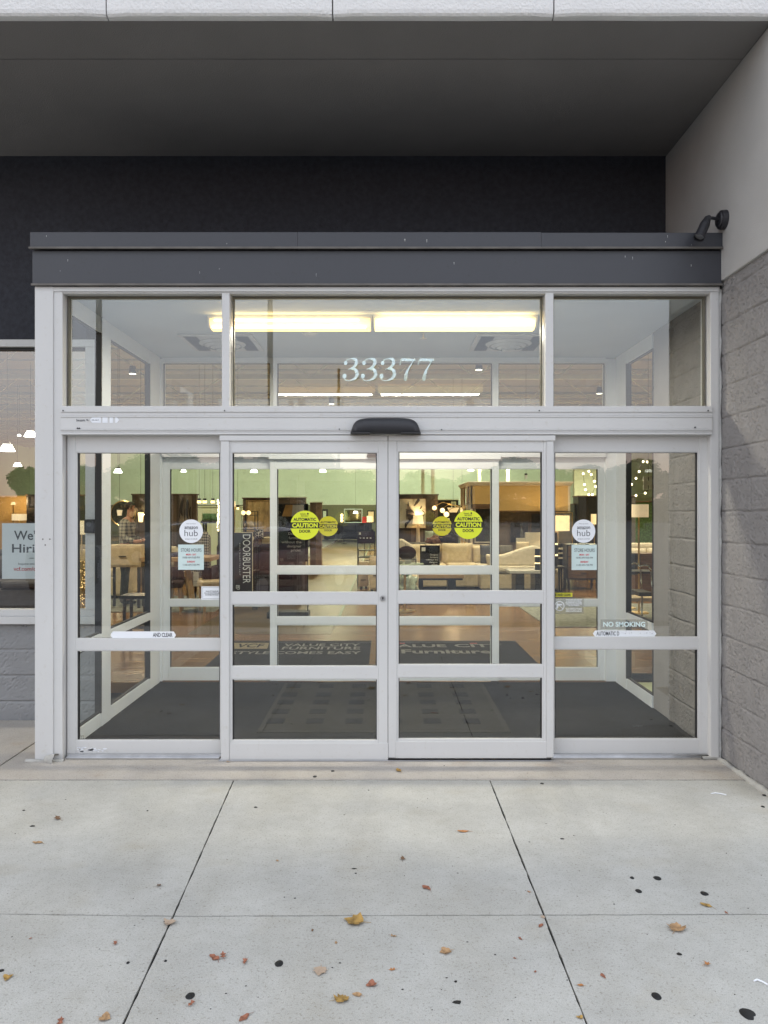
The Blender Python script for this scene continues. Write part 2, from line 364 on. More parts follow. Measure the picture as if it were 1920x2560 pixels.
# ------------------------------------------------------------------ canopy: white fascia panels and dark soffit
cz0 = 4.39
cp = thing('entrance_canopy', 'deep flat canopy with white stucco edge and dark grey underside above the doors', 'canopy', (0, 0, cz0))
xs = [-14.2, -2.815, -1.555, -.288, .951, 2.2, 5.0]
for i in range(len(xs)-1):
    m = MB(); x0, x1 = xs[i]+.004, xs[i+1]-.004; bm = m.bm; z0 = 4.395
    prof = [(-.722, z0), (-.738, z0+.003), (-.748, z0+.014), (-.752, z0+.034), (-.752, 6.2), (-.70, 6.2), (-.70, z0)]
    n = len(prof); seg = max(1, int((x1-x0)/.12)); rows = []
    for j in range(seg+1):
        x = x0+(x1-x0)*j/seg; ins = .010 if j in (0, seg) else 0
        rows.append([bm.verts.new((x, y+(ins if y < -.72 else 0), z+.0025*noise.noise(Vector((x*3, y, 0))))) for y, z in prof])
    for p, q in zip(rows, rows[1:]):
        for t in range(n): bm.faces.new((p[t], q[t], q[(t+1) % n], p[(t+1) % n]))
    bm.faces.new(rows[0]); bm.faces.new(rows[-1])
    part('fascia_panel', m, M['eifs'], cp, world=True)
m = MB(); m.box(-14.2, 5.0, -.699, -.68, 4.41, 6.2); part('joint_backing', m, M['mortar'], cp, world=True)
m = MB(); m.box(-14.2, 2.3, -.679, -.343, 4.397, 4.5); m.box(-14.2, 2.3, -.339, 1.1, 4.394, 4.5); m.box(-14.2, 2.3, -.699, -.679, 4.392, 4.409); part('soffit', m, M['soffit'], cp, world=True)
# dark facade above the vestibule and the shop window
fw = MB(); fw.box(-14.2, 2.3, .91, 1.15, 3.115, 4.394); fw.box(-14.2, -2.32, .911, 1.15, 2.965, 3.115)
tag(part('facade_wall', fw, M['facade']), 'black stucco wall under the canopy, above the metal door box', 'wall')

# ------------------------------------------------------------------ side wall on the right: stucco above split-face block
sw = thing('side_wall', 'right-hand return wall, taupe stucco above grey rough concrete block', 'wall', (2.21, 0, 0))
m = MB(); m.box(2.195, 2.75, -.72, .93, 3.125, 4.392); part('stucco_panel', m, M['side_stucco'], sw, world=True, bevel=.006)
def blockface(y0, y1, z0, z1, rough=1, step=.0125, course=.2032, length=.406, off=0.0):
    """height field facing -X, (y, z) grid, with recessed mortar joints"""
    bm = bmesh.new(); ny = int((y1-y0)/step)+1; nz = int((z1-z0)/step)+1; g = []
    for j in range(nz+1):
        z = z0+(z1-z0)*j/nz; row = []; r = math.floor((z-off)/course)
        for i in range(ny+1):
            y = y0+(y1-y0)*i/ny
            fz = (z-off)/course-r; wob = .006*noise.noise(Vector((y*6, r*3.1, 0)))
            dz = min(fz, 1-fz)*course+wob; fy = ((y+(r % 2)*length/2)/length) % 1; dy = min(fy, 1-fy)*length
            jd = max(0, 1-min(dz/.0075, dy/.0055))
            if min(dz, dy) < 0: jd = 1
            h = rough*(.0035*noise.noise(Vector((y*4, z*9, r)))+.0022*noise.noise(Vector((y*45, z*40, 2))))
            pit = max(0, noise.noise(Vector((y*62+z*25, z*75-y*20, 9)))-.10)*max(0, noise.noise(Vector((y*9, z*9, 3)))*.9+.55); h -= rough*.022*pit
            h -= min(jd, 1)*((.0115 if dz < dy else .007) if rough > .3 else .003)
            row.append(bm.verts.new((-h, y, z)))
        g.append(row)
    for j in range(nz):
        for i in range(ny): bm.faces.new((g[j][i], g[j][i+1], g[j+1][i+1], g[j+1][i]))
    return bm
bm = blockface(-.72, .915, -.02, 3.13, 1, .0065); bmesh.ops.translate(bm, vec=(2.215, 0, 0), verts=bm.verts)
part('split_block_face', bm, M['block'], sw, world=True, smooth=True)
bm = blockface(.915, 1.25, -.02, 3.1, .05, .02, off=0); bmesh.ops.translate(bm, vec=(2.222, 0, 0), verts=bm.verts)
part('smooth_block_face', bm, M['smooth_block'], sw, world=True, smooth=True)
m = MB(); m.box(2.245, 2.75, -.72, 1.24, -.1, 3.12); part('wall_core', m, M['block'], sw, world=True)
m = MB(); m.box(2.19, 2.75, -.74, -.72, -.1, 4.39); part('wall_end', m, M['side_stucco'], sw, world=True)
def bead(mb, pts, r, seed=0, n=6):                          # an uneven bead of caulk or mortar
    fine = []
    for a, b_ in zip(pts, pts[1:]):
        a, b_ = Vector(a), Vector(b_); s = max(2, int((b_-a).length/.03))
        fine += [a.lerp(b_, i/s) for i in range(s)]
    fine.append(Vector(pts[-1])); prev = None
    dirn = (fine[-1]-fine[0]).normalized(); u = dirn.orthogonal().normalized(); v = dirn.cross(u)
    for i, p in enumerate(fine):
        rr = r*(1+.8*noise.noise(p*9+Vector((seed, 0, 0)))+.4*noise.noise(p*31))
        q = [mb.bm.verts.new(p+(u*math.cos(t)+v*math.sin(t))*max(rr, r*.3)) for t in [2*math.pi*k/n for k in range(n)]]
        if prev:
            for k in range(n): mb.bm.faces.new((prev[k], prev[(k+1) % n], q[(k+1) % n], q[k]))
        prev = q
    return mb
m = MB(); bead(m, [(2.205, -.01, .01), (2.205, -.01, 3.08)], .012); part('sealant_bead', m, M['caulk'], sw, world=True, smooth=True)
m = MB(); bead(m, [(2.195, -.02, .0), (2.20, -.4, 0), (2.205, -.72, 0)], .022, 4); bead(m, [(2.2, -.02, .012), (2.08, -.03, .008)], .012, 9)
part('base_mortar', m, M['mortar'], sw, world=True, smooth=True)

# ------------------------------------------------------------------ low block wall and shop window on the left
lw = MB(); bm = lw.bm
bm2 = blockface(-9, -2.24, -.02, .745, .8, .0145, off=.14)
for v in bm2.verts: v.co = Vector((v.co.y, .925+v.co.x, v.co.z))
bmesh.ops.reverse_faces(bm2, faces=bm2.faces[:]); me = bpy.data.meshes.new('t'); bm2.to_mesh(me); bm2.free(); bm.from_mesh(me); bpy.data.meshes.remove(me)
lw.box(-9, -2.24, .96, 1.15, -.1, .744)
tag(part('low_block_wall', lw, M['block_lo'], smooth=False), 'low grey concrete block wall under the shop window at the left', 'wall')
swn = thing('shop_window', 'tall shop window in pale aluminium left of the entrance, with a hiring sign', 'window', (-4.5, .91, .745))
m = MB()
m.box(-9, -2.235, .895, 1.02, 2.905, 2.962); m.box(-9, -2.235, .875, 1.02, .75, .81); m.box(-9, -2.235, .905, 1.0, .81, .86)
m.box(-2.325, -2.236, .90, 1.02, .86, 2.905); m.box(-5.6, -5.54, .90, 1.02, .86, 2.905)
part('window_frame', m, M['alu'], swn, .003, world=True)
m = MB(); m.box(-9, -2.235, .90, .99, 2.962, 2.967); m.box(-9, -2.3, .93, .98, 2.885, 2.905); part('gasket', m, M['gasket'], swn, world=True)
for x0, x1 in ((-9, -5.6), (-5.54, -2.325)):
    m = MB(); m.flat([(x0, .955, .86), (x1, .955, .86), (x1, .955, 2.9), (x0, .955, 2.9)]); part('window_pane', m, M['glass_shop'], swn, world=True)
# the hiring poster stuck inside the glass
hs = thing('hiring_sign', "white paper sign reading We're Hiring, taped inside the left shop window", 'sign', (-2.6, .97, 1.3))
X0, Z1 = Q(6, 1308, .97); X1, Z0 = Q(6+112*1.1573, 1447, .97)
m = MB(); m.box(X0, X1, .9635, .9655, Z0, Z1); part('sheet', m, M['paper'], hs, world=True)
m = MB(); qtext(m, "We\u2019re", 35, 117, 1326.5, 1350, .962, .012); qtext(m, 'Hiring', 30, 124, 1360, 1388.5, .962, .012)
m.box(*[Q(73, 0, .96)[0], Q(84, 0, .96)[0]], .961, .962, Q(0, 1396.2, .96)[1], Q(0, 1395, .96)[1])
qtext(m, 'Inquire inside or visit', 46, 124, 1407, 1413.5, .962); part('lettering', m, M['darkgrey'], hs, world=True)
m = MB(); qtext(m, 'vcf.com/careers', 34, 126, 1417, 1427, .962, .01); part('web_address', m, M['red'], hs, world=True)

# ------------------------------------------------------------------ dark metal box above the vestibule
fb = thing('metal_fascia_box', 'charcoal sheet-metal box with scratched top flashing above the glass entrance', 'fascia', (0, 0, 3.11))
X0 = D(67, 0, -.06)[0]; X1 = 2.2
ztop = D(0, 503, -.06)[1]; zl = D(0, 540, -.06)[1]; zb = D(0, 617, -.06)[1]
m = MB()
cuts = [X0, -.56, 1.02, X1]
for a_, b_ in zip(cuts, cuts[1:]): m.box(a_+.0003, b_-.0003, -.075, .905, zl+.012, ztop-.004*(a_ > 0))
part('top_flashing', m, M['fascia'], fb, .002, world=True)
m = MB(); m.box(X0-.004, X1, -.088, -.073, zl, zl+.013); part('drip_edge', m, M['fascia_lip'], fb, .001, world=True)
m = MB()
for a_, b_ in zip([X0+.006, X1], [X1]): m.box(a_+.0008, b_-.0008, -.056, .905, zb+.012, zl-.002)
part('face_panel', m, M['fascia'], fb, .002, world=True)
m = MB(); m.box(X0+.002, X1, -.068, -.0555, zb, zb+.013); part('lower_lip', m, M['fascia_lip'], fb, .001, world=True)
m = MB(); random.seed(3)
for _ in range(17):                                          # bird-lime drips and scratches
    x = random.uniform(X0+.05, X1-.05); z = random.choice([random.uniform(zl+.02, ztop-.01), random.uniform(zb+.03, zl-.03)]); yy = -.0765 if z > zl else -.0575
    h = random.uniform(.006, .024); ww = random.uniform(.0009, .0019)
    m.flat([(x-ww, yy, z), (x+ww, yy, z), (x+ww*.3, yy, z-h), (x-ww*.2, yy, z-h)])
part('dropping_streak', m, M['caulk'], fb, world=True)['kind'] = 'stuff'
# ------------------------------------------------------------------ outer storefront frame
ZH = 3.10
def dbox(mb, x0, x1, y0, y1, Yf, Yb):                        # front face matches the 1659-wide picture at depth Yf
    a, t = D(x0, y0, Yf); b_, u = D(x1, y1, Yf); mb.box(a, b_, Yf, Yb, u, t)
def pane(x0, x1, y0, y1, Yf, Yp, parent, m='glass', gk='gasket', gw=.006):
    """glass at Yp behind an opening given at the frame face Yf, plus its gasket"""
    a, t = D(x0, y0, Yf); b_, u = D(x1, y1, Yf)
    q = MB(); q.flat([(a-.004, Yp, u-.004), (b_+.004, Yp, u-.004), (b_+.004, Yp, t+.004), (a-.004, Yp, t+.004)])
    o = part('glass_pane', q, M[m], parent, world=True)
    g = MB(); d0 = Yp-.014
    g.box(a, b_, d0, Yp+.01, t-gw, t-.0005); g.box(a, b_, d0, Yp+.01, u+.0005, u+gw*.7); g.box(a+.0005, a+gw, d0, Yp+.01, u+gw, t-gw); g.box(b_-gw, b_-.0005, d0, Yp+.01, u+gw, t-gw)
    part('gasket', g, M[gk], o, world=False) if False else part('gasket', g, M[gk], parent, world=True)
    return o
sf = thing('storefront', 'white aluminium frame with three transom windows around the sliding doors', 'storefront', (0, 0, 0))
m = MB(); dbox(m, 75, 114.6, 618.5, 1645, -.045, .10); part('jamb', m, M['alu'], sf, .003, world=True)
m = MB(); dbox(m, 115.4, 135, 628, 1644, -.035, .12); part('jamb', m, M['alu'], sf, .003, world=True)
m = MB(); dbox(m, 1535, 1553, 630, 1636, -.035, .12); dbox(m, 1548, 1556, 618, 1636, -.02, .05); part('jamb', m, M['alu'], sf, .003, world=True)
m = MB(); dbox(m, 114.6, 1554, 619, 629.5, -.042, .12); dbox(m, 136, 1534, 629.5, 634, -.03, .12); part('head_rail', m, M['alu'], sf, .002, world=True)
for x0, x1 in ((479, 496), (1178, 1196)):
    m = MB(); dbox(m, x0, x1, 632, 880, -.033, .11); part('mullion', m, M['alu'], sf, .003, world=True)
m = MB()
dbox(m, 131, 1539, 877, 890, -.050, .14); dbox(m, 131, 1539, 890.2, 897, -.043, .14); dbox(m, 131, 1539, 897.2, 901, -.052, .14)
dbox(m, 131, 1539, 901.2, 927, -.047, .14); dbox(m, 131, 1539, 927.2, 930, -.053, .14); dbox(m, 131, 1539, 930.2, 934, -.046, .14); dbox(m, 131, 1539, 934.2, 938.5, -.053, .14)
part('header', m, M['alu'], sf, .0012, world=True)
m = MB(); 
for x, y in ((167, 925), (171, 925), (1502, 923), (136, 887), (485, 887), (1165, 887), (1530, 887), (733, 927), (954, 928)): 
    p = D(x, y, -.055); m = MB(); m.cyl((p[0], -.0565, p[1]), (p[0], -.04, p[1]), .0042, n=10); part('screw_head', m, M['gasket'], sf, world=True)
for x0, x1 in ((137.5, 478.5), (498, 1176), (1197.5, 1532)): pane(x0, x1, 634, 873+4, -.033, .045, sf, gk='gasket_in', gw=.012)
for x, y in ((107, 1348), (124.5, 1348), (113, 1362.5)):
    p = Q(x, y, -.045); m = MB(); m.cyl((p[0], -.0463, p[1]), (p[0], -.044, p[1]), .0042, .0058, n=9)
    part('plugged_hole', m, M['fascia_lip'], sf, world=True)
# street number
_eps = [0]
def stroke(mb, pts, f0, n=10):
    _eps[0] = (_eps[0]+1) % 6; dy = -.00025*_eps[0]
    f = lambda u, v: (lambda p: (p[0], p[1]+dy, p[2]))(f0(u, v))
    """pts: (x, y, width) control points of a centre line; Catmull-Rom, flat ribbon"""
    P = []
    q = [pts[0]]+list(pts)+[pts[-1]]
    for i in range(1, len(q)-2):
        for k in range(n):
            t = k/n; P.append([.5*((2*q[i][j])+(-q[i-1][j]+q[i+1][j])*t+(2*q[i-1][j]-5*q[i][j]+4*q[i+1][j]-q[i+2][j])*t*t+(-q[i-1][j]+3*q[i][j]-3*q[i+1][j]+q[i+2][j])*t**3) for j in range(3)])
    P.append(list(pts[-1])); prev = None
    for i, p in enumerate(P):
        a, b_ = P[max(0, i-1)], P[min(len(P)-1, i+1)]; dx, dy = b_[0]-a[0], b_[1]-a[1]; l = math.hypot(dx, dy) or 1; nx, ny = -dy/l, dx/l
        w_ = max(p[2], .02)/2; cur = (mb.bm.verts.new(f(p[0]+nx*w_, p[1]+ny*w_)), mb.bm.verts.new(f(p[0]-nx*w_, p[1]-ny*w_)))
        if prev: mb.bm.faces.new((prev[0], prev[1], cur[1], cur[0]))
        prev = cur
def dot(mb, x, y, r, f0):
    f = lambda u, v: (lambda p: (p[0], p[1]-.0018, p[2]))(f0(u, v))
    mb.bm.faces.new([mb.bm.verts.new(f(x+r*math.cos(t*math.pi/9), y+r*math.sin(t*math.pi/9))) for t in range(18)])
def digit(mb, ch, f):
    if ch == '3':
        stroke(mb, [(.10, .80, .05), (.20, .94, .04), (.42, .985, .04), (.66, .93, .13), (.74, .77, .17), (.64, .61, .13), (.40, .53, .04), (.30, .525, .04)], f)
        stroke(mb, [(.40, .53, .04), (.66, .48, .12), (.80, .27, .18), (.70, .09, .13), (.42, .015, .04), (.16, .06, .04), (.06, .20, .05)], f)
        dot(mb, .15, .79, .095, f); dot(mb, .11, .21, .105, f)
    else:
        stroke(mb, [(.06, .72, .03), (.10, .90, .05), (.18, .94, .12), (.5, .93, .12), (.84, .93, .10), (.86, .98, .03)], f)
        stroke(mb, [(.86, .95, .05), (.66, .66, .05), (.46, .36, .12), (.38, .10, .19), (.38, .02, .17)], f)
        dot(mb, .385, .085, .095, f)
m = MB(); x0s = (856, 902, 948.5, 996, 1042)
for ch, xa in zip('33377', x0s):
    digit(m, ch, lambda u, v, xa=xa: (lambda p: (p[0], .0425, p[1]))(Q(xa+46*u+1.5*v, 952-56*v, .0425)))
part('street_number', m, M['number'], sf, world=True)
# small maker's sticker on the header
m = MB()
for a_, b_ in ((230, 252), (256, 269), (274, 282)): 
    p, q = Q(a_, 1043, -.049), Q(b_, 1057, -.049); m.box(p[0], q[0], -.0485, -.0472, q[1], p[1])
for pts in ([(225, 1050), (230, 1043), (230, 1057)], [(288, 1043), (292, 1043), (298, 1050), (292, 1057), (288, 1057)]):
    m.prism([Q(x, y, -.048) for x, y in pts], -.0485, -.0472)
part('maker_sticker', m, M['white'], sf, world=True)
m = MB(); qtext(m, 'besam', 191, 212, 1047, 1053.5, -.0487, .01); qtext(m, 'ASSA ABLOY', 229, 248, 1048.6, 1051.4, -.0489, .01)
stroke(m, [(0, .3, .3), (.5, .6, .45), (1, .5, .1)], lambda u, v: (lambda p: (p[0], -.0487, p[1]))(Q(213+10*u, 1055-8*v, -.0487)))
part('maker_name', m, M['darkgrey'], sf, world=True)

# sensor over the doors
ms = thing('motion_sensor', 'black domed motion sensor on the header over the door centre', 'sensor', (D(833, 0, -.05)[0], -.05, D(0, 938, -.05)[1]))
def sensor_mesh(w_, h, dp):
    bm = bmesh.new(); rows = []; N_ = 36
    for j, (y, k, hh) in enumerate([(0, 1.0, 1.0), (-.3, 1.0, .99), (-.65, .985, .93), (-.85, .96, .84), (-.96, .92, .70), (-1.0, .86, .50), (-1.0, .82, .0)]):
        row = []
        for i in range(N_+1):
            t = math.pi*i/N_; cx = math.cos(t); sx = math.sin(t)
            x = math.copysign(abs(cx)**.42, cx)*.5*w_*k; z = abs(sx)**.40*h*hh
            x *= 1-.13*(z/h)
            row.append(bm.verts.new((x, y*dp, z)))
        rows.append(row)
    for a_, b_ in zip(rows, rows[1:]):
        for i in range(N_): bm.faces.new((a_[i], a_[i+1], b_[i+1], b_[i]))
    bm.faces.new([r[0] for r in rows]+[r[-1] for r in rows][::-1]); bm.faces.new(rows[0][::-1]); bm.faces.new(rows[-1])
    return bm
part('housing', sensor_mesh(.458, .105, .085), M['blackplastic'], ms, smooth=True)
for sx in (-1, 1): m = MB(); m.box(sx*.225, sx*.10, -.088, -.01, -.004, .006); part('lens_window', m, M['gasket'], ms, .002)

# ------------------------------------------------------------------ door panels
def door(name, label, cat, x0, x1, gx0, gx1, ytop, ybot, glasses, Yf, th, alu='alu', gl='glass', group=None, cap=None, gk='gasket'):
    zb = D(0, ybot, Yf)[1]
    t = thing(name, label, cat, (D((x0+x1)/2, 0, Yf)[0], Yf, zb), group=group)
    for a_, b_ in ((x0, gx0-3.5), (gx1+3.5, x1)):
        m = MB(); dbox(m, a_, b_, ytop, ybot, Yf, Yf+th); part('stile', m, M[alu], t, .0025, world=True)
    ys = [ytop]+[v for g in glasses for v in g]+[ybot]
    for i in range(0, len(ys), 2):
        m = MB(); dbox(m, gx0-3.3, gx1+3.3, ys[i], ys[i+1], Yf+.0018, Yf+th-.002)
        if 0 < i: dbox(m, gx0-1.2, gx1+1.2, ys[i]-1.6, ys[i], Yf+.004, Yf+.02)      # glazing bead above the opening below
        if i+2 < len(ys): dbox(m, gx0-1.2, gx1+1.2, ys[i+1], ys[i+1]+1.6, Yf+.004, Yf+.02)
        part('rail', m, M[alu], t, .002, world=True)
    m = MB()
    for a_, b_ in ((gx0-3.3, gx0), (gx1, gx1+3.3)): dbox(m, a_, b_, glasses[0][0], glasses[-1][1], Yf+.0035, Yf+th-.004)
    part('glazing_stop', m, M[alu], t, .001, world=True)
    for g in glasses: pane(gx0, gx1, g[0], g[1], Yf+.004, Yf+th*.55, t, gl, gk=gk)
    if cap:
        m = MB(); dbox(m, cap[0], cap[1], 940.5, 952, Yf-.012, Yf+th*.5); part('top_cap', m, M[alu], t, .002, world=True)
    return t
GC = [(977, 1280), (1305, 1440), (1466.5, 1600)]
d_sl = door('sidelight', 'fixed left glass side panel with a stand clear strip and a store hours card', 'door panel', 145, 480, 167, 475, 940, 1632, [(977, 1380), (1405, 1600)], .02, .045)
d_sr = door('sidelight', 'fixed right glass side panel with a no smoking notice', 'door panel', 1192, 1531, 1198, 1507, 940, 1632, [(976, 1377), (1402, 1597)], .02, .045)
d_l = door('sliding_door', 'closed left sliding door leaf with yellow caution disc and lock on its edge', 'door', 477, 837.6, 502, 814, 941, 1640, GC, -.042, .045, cap=(474, 837.2))
d_r = door('sliding_door', 'closed right sliding door leaf with yellow caution disc', 'door', 838.6, 1196, 861, 1171, 941, 1637, [(975, 1277), (1303, 1436.5), (1463, 1597)], -.042, .045, cap=(839, 1200))
m = MB(); dbox(m, 477, 495, 953, 1642, -.050, -.043); part('stile_cover', m, M['alu'], d_l, .002, world=True)
m = MB(); dbox(m, 1181, 1196, 953, 1636, -.050, -.043); part('stile_cover', m, M['alu'], d_r, .002, world=True)
m = MB(); dbox(m, 495.5, 838.4, 1605, 1641.5, -.0465, -.041); part('kick_plate', m, M['alu'], d_l, .002, world=True)
m = MB(); dbox(m, 855, 1181, 1602, 1638, -.0465, -.041); part('kick_plate', m, M['alu'], d_r, .002, world=True)
m = MB(); dbox(m, 837.7, 838.7, 941, 1640, -.035, .0); part('brush_seal', m, M['gasket'], d_l, world=True)
p = Q(957, 1496, -.045); m = MB(); m.cyl((p[0], -.05, p[1]), (p[0], -.04, p[1]), .0165, n=24); lk = part('lock_cylinder', m, M['steel'], d_l, world=True)
m = MB(); m.box(p[0]-.0022, p[0]+.0022, -.0508, -.05, p[1]-.009, p[1]+.006); m.cyl((p[0], -.0512, p[1]+.003), (p[0], -.05, p[1]+.003), .006, n=14)
kh = part('keyway', m, M['gasket'], d_l, world=True)
for d_, xs_ in ((d_sl, (145, 165)), (d_sr, (1527, 1531))):
    pass
# dark slot behind the fixed panels and the floor track
m = MB(); dbox(m, 135, 147, 938, 1636, .07, .12); dbox(m, 1527, 1536, 938, 1634, .07, .12); dbox(m, 136, 1535, 937.5, 941, .07, .12); part('shadow_channel', m, M['gasket'], sf, world=True)
tr = MB(); tr.box(-2.09, -1.08, -.028, .09, .0, .010); tr.box(-1.075, 1.09, -.062, .09, .0, .0045); tr.box(1.095, 2.14, -.028, .09, .0, .011); tr.box(-2.09, 2.14, .0, .035, .010, .024)
part('threshold', tr, M['steel'], sf, .001, world=True)
m = MB(); bead(m, [(-2.33, -.06, 0), (-2.08, -.06, 0)], .02, 2); bead(m, [(-2.2, -.06, .01), (-2.13, -.07, .01)], .03, 5); part('grout_smear', m, M['mortar'], sf, world=True, smooth=True)
m = MB(); random.seed(11)
for _ in range(26):
    x, y = random.uniform(165, 232), 1619+random.uniform(-5, 5); a_, z_ = D(x, y, .0197); r = random.uniform(.003, .014)
    m.flat([(a_+r*1.8*math.cos(t)*random.uniform(.5, 1), .0206, z_+r*.6*math.sin(t)*random.uniform(.5, 1)) for t in [k*math.pi/4 for k in range(8)]])
part('paint_scuff', m, M['white'], d_sl, world=True)['kind'] = 'stuff'

# stickers --------------------------------------------------------------------------------
def caution(parent, cx, cy, r, Y, inner=False):
    a_, z_ = Q(cx, cy, Y); k = (Y-CY)/FS; R = r*k; yl = M['yellow2'] if inner else M['yellow']
    m = MB(); disc(m, a_, z_, R, Y); s = part('caution_sticker', m, yl, parent, world=True)
    s['label'] = 'round yellow automatic caution door sticker'
    q = MB(); disc(q, a_, z_, R*1.0, Y-.0008, z0=z_-.22*R, z1=z_+.20*R, th=.0006)
    wtext(q, 'AUTOMATIC', a_-.79*R, a_+.77*R, z_+.29*R, z_+.51*R, Y-.0011, .03); wtext(q, 'DOOR', a_-.39*R, a_+.39*R, z_-.52*R, z_-.31*R, Y-.0011, .03)
    if not inner:
        wtext(q, 'besam', a_-.31*R, a_+.05*R, z_+.74*R, z_+.83*R, Y-.0011, .01); disc(q, a_+.2*R, z_+.79*R, .06*R, Y-.001, 10)
        wtext(q, 'ASSA ABLOY', a_-.28*R, a_+.24*R, z_+.60*R, z_+.66*R, Y-.0011, .02); q.box(a_-.3*R, a_+.28*R, Y-.0011, Y-.0008, z_+.695*R, z_+.705*R)
    o = part('black_lettering', q, M['black'], parent, world=True); off = Vector(o.location); o.parent = s
    q = MB(); wtext(q, 'CAUTION', a_-.88*R, a_+.88*R, z_-.17*R, z_+.15*R, Y-.0018, .045); o = part('band_lettering', q, yl, parent, world=True); o.parent = s
    return s
YG = -.0225
caution(d_l, 762.3, 1313, 36.4, YG); caution(d_r, 1171, 1311.5, 36.2, YG-.0)
YS = .038
def reparent(o, s): o.parent = s
def hub(parent, cx, cy, r, Y):
    a_, z_ = Q(cx, cy, Y); R = r*(Y-CY)/FS
    m = MB(); disc(m, a_, z_, R, Y); s = part('pickup_sticker', m, M['paper'], parent, world=True)
    q = MB(); wtext(q, 'Pick up here', a_-.38*R, a_+.38*R, z_+.58*R, z_+.68*R, Y-.001); wtext(q, 'amazon', a_-.56*R, a_+.56*R, z_+.19*R, z_+.40*R, Y-.001, .012)
    wtext(q, 'hub', a_-.56*R, a_+.56*R, z_-.42*R, z_+.12*R, Y-.001, -.008); wtext(q, 'amazon.com/hub', a_-.52*R, a_+.52*R, z_-.70*R, z_-.60*R, Y-.001)
    for i in range(10):
        t0, t1 = [-2.35+1.1*(i+j)/10 for j in (0, 1)]
        q.flat([(a_+rr*math.cos(t)*R*.55-.02*R, Y-.001, z_+.50*R+rr*math.sin(t)*R*.36) for rr, t in ((.98, t0), (1.02, t0), (1.02, t1), (.98, t1))])
    reparent(part('lettering', q, M['darkgrey'], parent, world=True), s)
def hours(parent, x0, x1, y0, y1, Y):
    a_, t = Q(x0, y0, Y); b_, u = Q(x1, y1, Y); W, H = b_-a_, t-u
    m = MB(); m.box(a_, b_, Y, Y+.001, u, t); s = part('hours_card', m, M['mint'], parent, world=True)
    f = lambda mb, st, u0, u1, v0, v1, bo=0: wtext(mb, st, a_+W*u0, a_+W*u1, t-H*v1, t-H*v0, Y-.001, bo)
    q = MB(); f(q, 'STORE HOURS', .11, .91, .145, .285, .0); f(q, '10:00 AM-9:00 PM', .18, .84, .475, .55); f(q, '11:00 AM-7:00 PM', .19, .83, .765, .84); reparent(part('lettering', q, M['darkgrey'], parent, world=True), s)
    q = MB(); f(q, 'MON - SAT', .31, .70, .36, .43, .03); f(q, 'SUNDAY', .35, .67, .64, .715, .03); reparent(part('red_lettering', q, M['red'], parent, world=True), s)
hub(d_sl, 477.8, 1328, 29.5, YS); hub(d_sr, 1459, 1328, 29.2, YS)
hours(d_sl, 445.3, 509.5, 1361.5, 1424.5, YS); hours(d_sr, 1429, 1492, 1362, 1425, YS)
def strip(parent, x0, x1, y0, y1, Y, m_, e=6):
    m = MB(); m.prism([Q(x, y, Y) for x, y in ((x0, (y0+y1)/2), (x0+e, y0), (x1-e, y0), (x1, (y0+y1)/2), (x1-e, y1), (x0+e, y1))], Y, Y+.0008)
    return part('door_strip', m, m_, parent, world=True)
s = strip(d_sl, 276, 440, 1578.5, 1597, YS, M['paper'])
q = MB(); qtext(q, 'AND CLEAR', 382, 431, 1582, 1592.5, YS-.001, .02); reparent(part('lettering', q, M['darkgrey'], d_sl, world=True), s)
s = strip(d_sr, 1482, 1641, 1576, 1592.5, YS, M['paper'])
q = MB(); qtext(q, 'AUTOMATIC D', 1491, 1548, 1578.5, 1589, YS-.001, .02); random.seed(5)
for i in range(22):
    x = random.uniform(1550, 1632); y = 1581+random.uniform(-2, 3.5); a_, z_ = Q(x, y, YS-.001); r = random.uniform(.0012, .004)
    q.flat([(a_+r*math.cos(t)*random.uniform(.4, 1.3), YS-.001, z_+r*.5*math.sin(t)*random.uniform(.4, 1)) for t in [k*math.pi/3 for k in range(6)]])
reparent(part('worn_lettering', q, M['darkgrey'], d_sr, world=True), s)
q = MB(); qtext(q, 'NO SMOKING', 1508, 1613, 1554.5, 1567, YS-.001, .03); s = MB(); a_, t = Q(1501, 1548.5, YS); b_, u = Q(1619, 1573.5, YS); s.box(a_, b_, YS, YS+.0006, u, t)
f_ = part('no_smoking_film', s, M['film'], d_sr, world=True); reparent(part('lettering', q, M['number'], d_sr, world=True), f_)
s = MB(); a_, t = Q(1384.5, 1482, YS); b_, u = Q(1431, 1492, YS); s.box(a_, b_, YS, YS+.0006, u, t); f_ = part('stand_clear_strip', s, M['yellow2'], d_sr, world=True)
q = MB(); qtext(q, 'STAND CLEAR', 1388, 1427, 1484, 1490.2, YS-.001, .03); reparent(part('lettering', q, M['black'], d_sr, world=True), f_)
s = MB(); a_, t = Q(1384.5, 1495.5, YS); b_, u = Q(1459.5, 1534.5, YS); s.box(a_, b_, YS, YS+.0006, u, t); f_ = part('weapons_notice_film', s, M['film'], d_sr, world=True)
q = MB(); cx, cz_ = Q(1398.7, 1515, YS); R = .0326; ring(q, cx, cz_, R*.86, R, YS-.001)
q.box(cx-R*.62, cx+R*.5, YS-.0014, YS-.001, cz_+R*.18, cz_+R*.42); q.prism([(cx-.55*R, cz_+.25*R), (cx-.15*R, cz_+.25*R), (cx-.35*R, cz_-.5*R), (cx-.7*R, cz_-.5*R)], YS-.0013, YS-.001)
q.prism([(cx-.62*R, cz_+.66*R), (cx-.54*R, cz_+.72*R), (cx+.72*R, cz_-.54*R), (cx+.62*R, cz_-.64*R)], YS-.0016, YS-.0012)
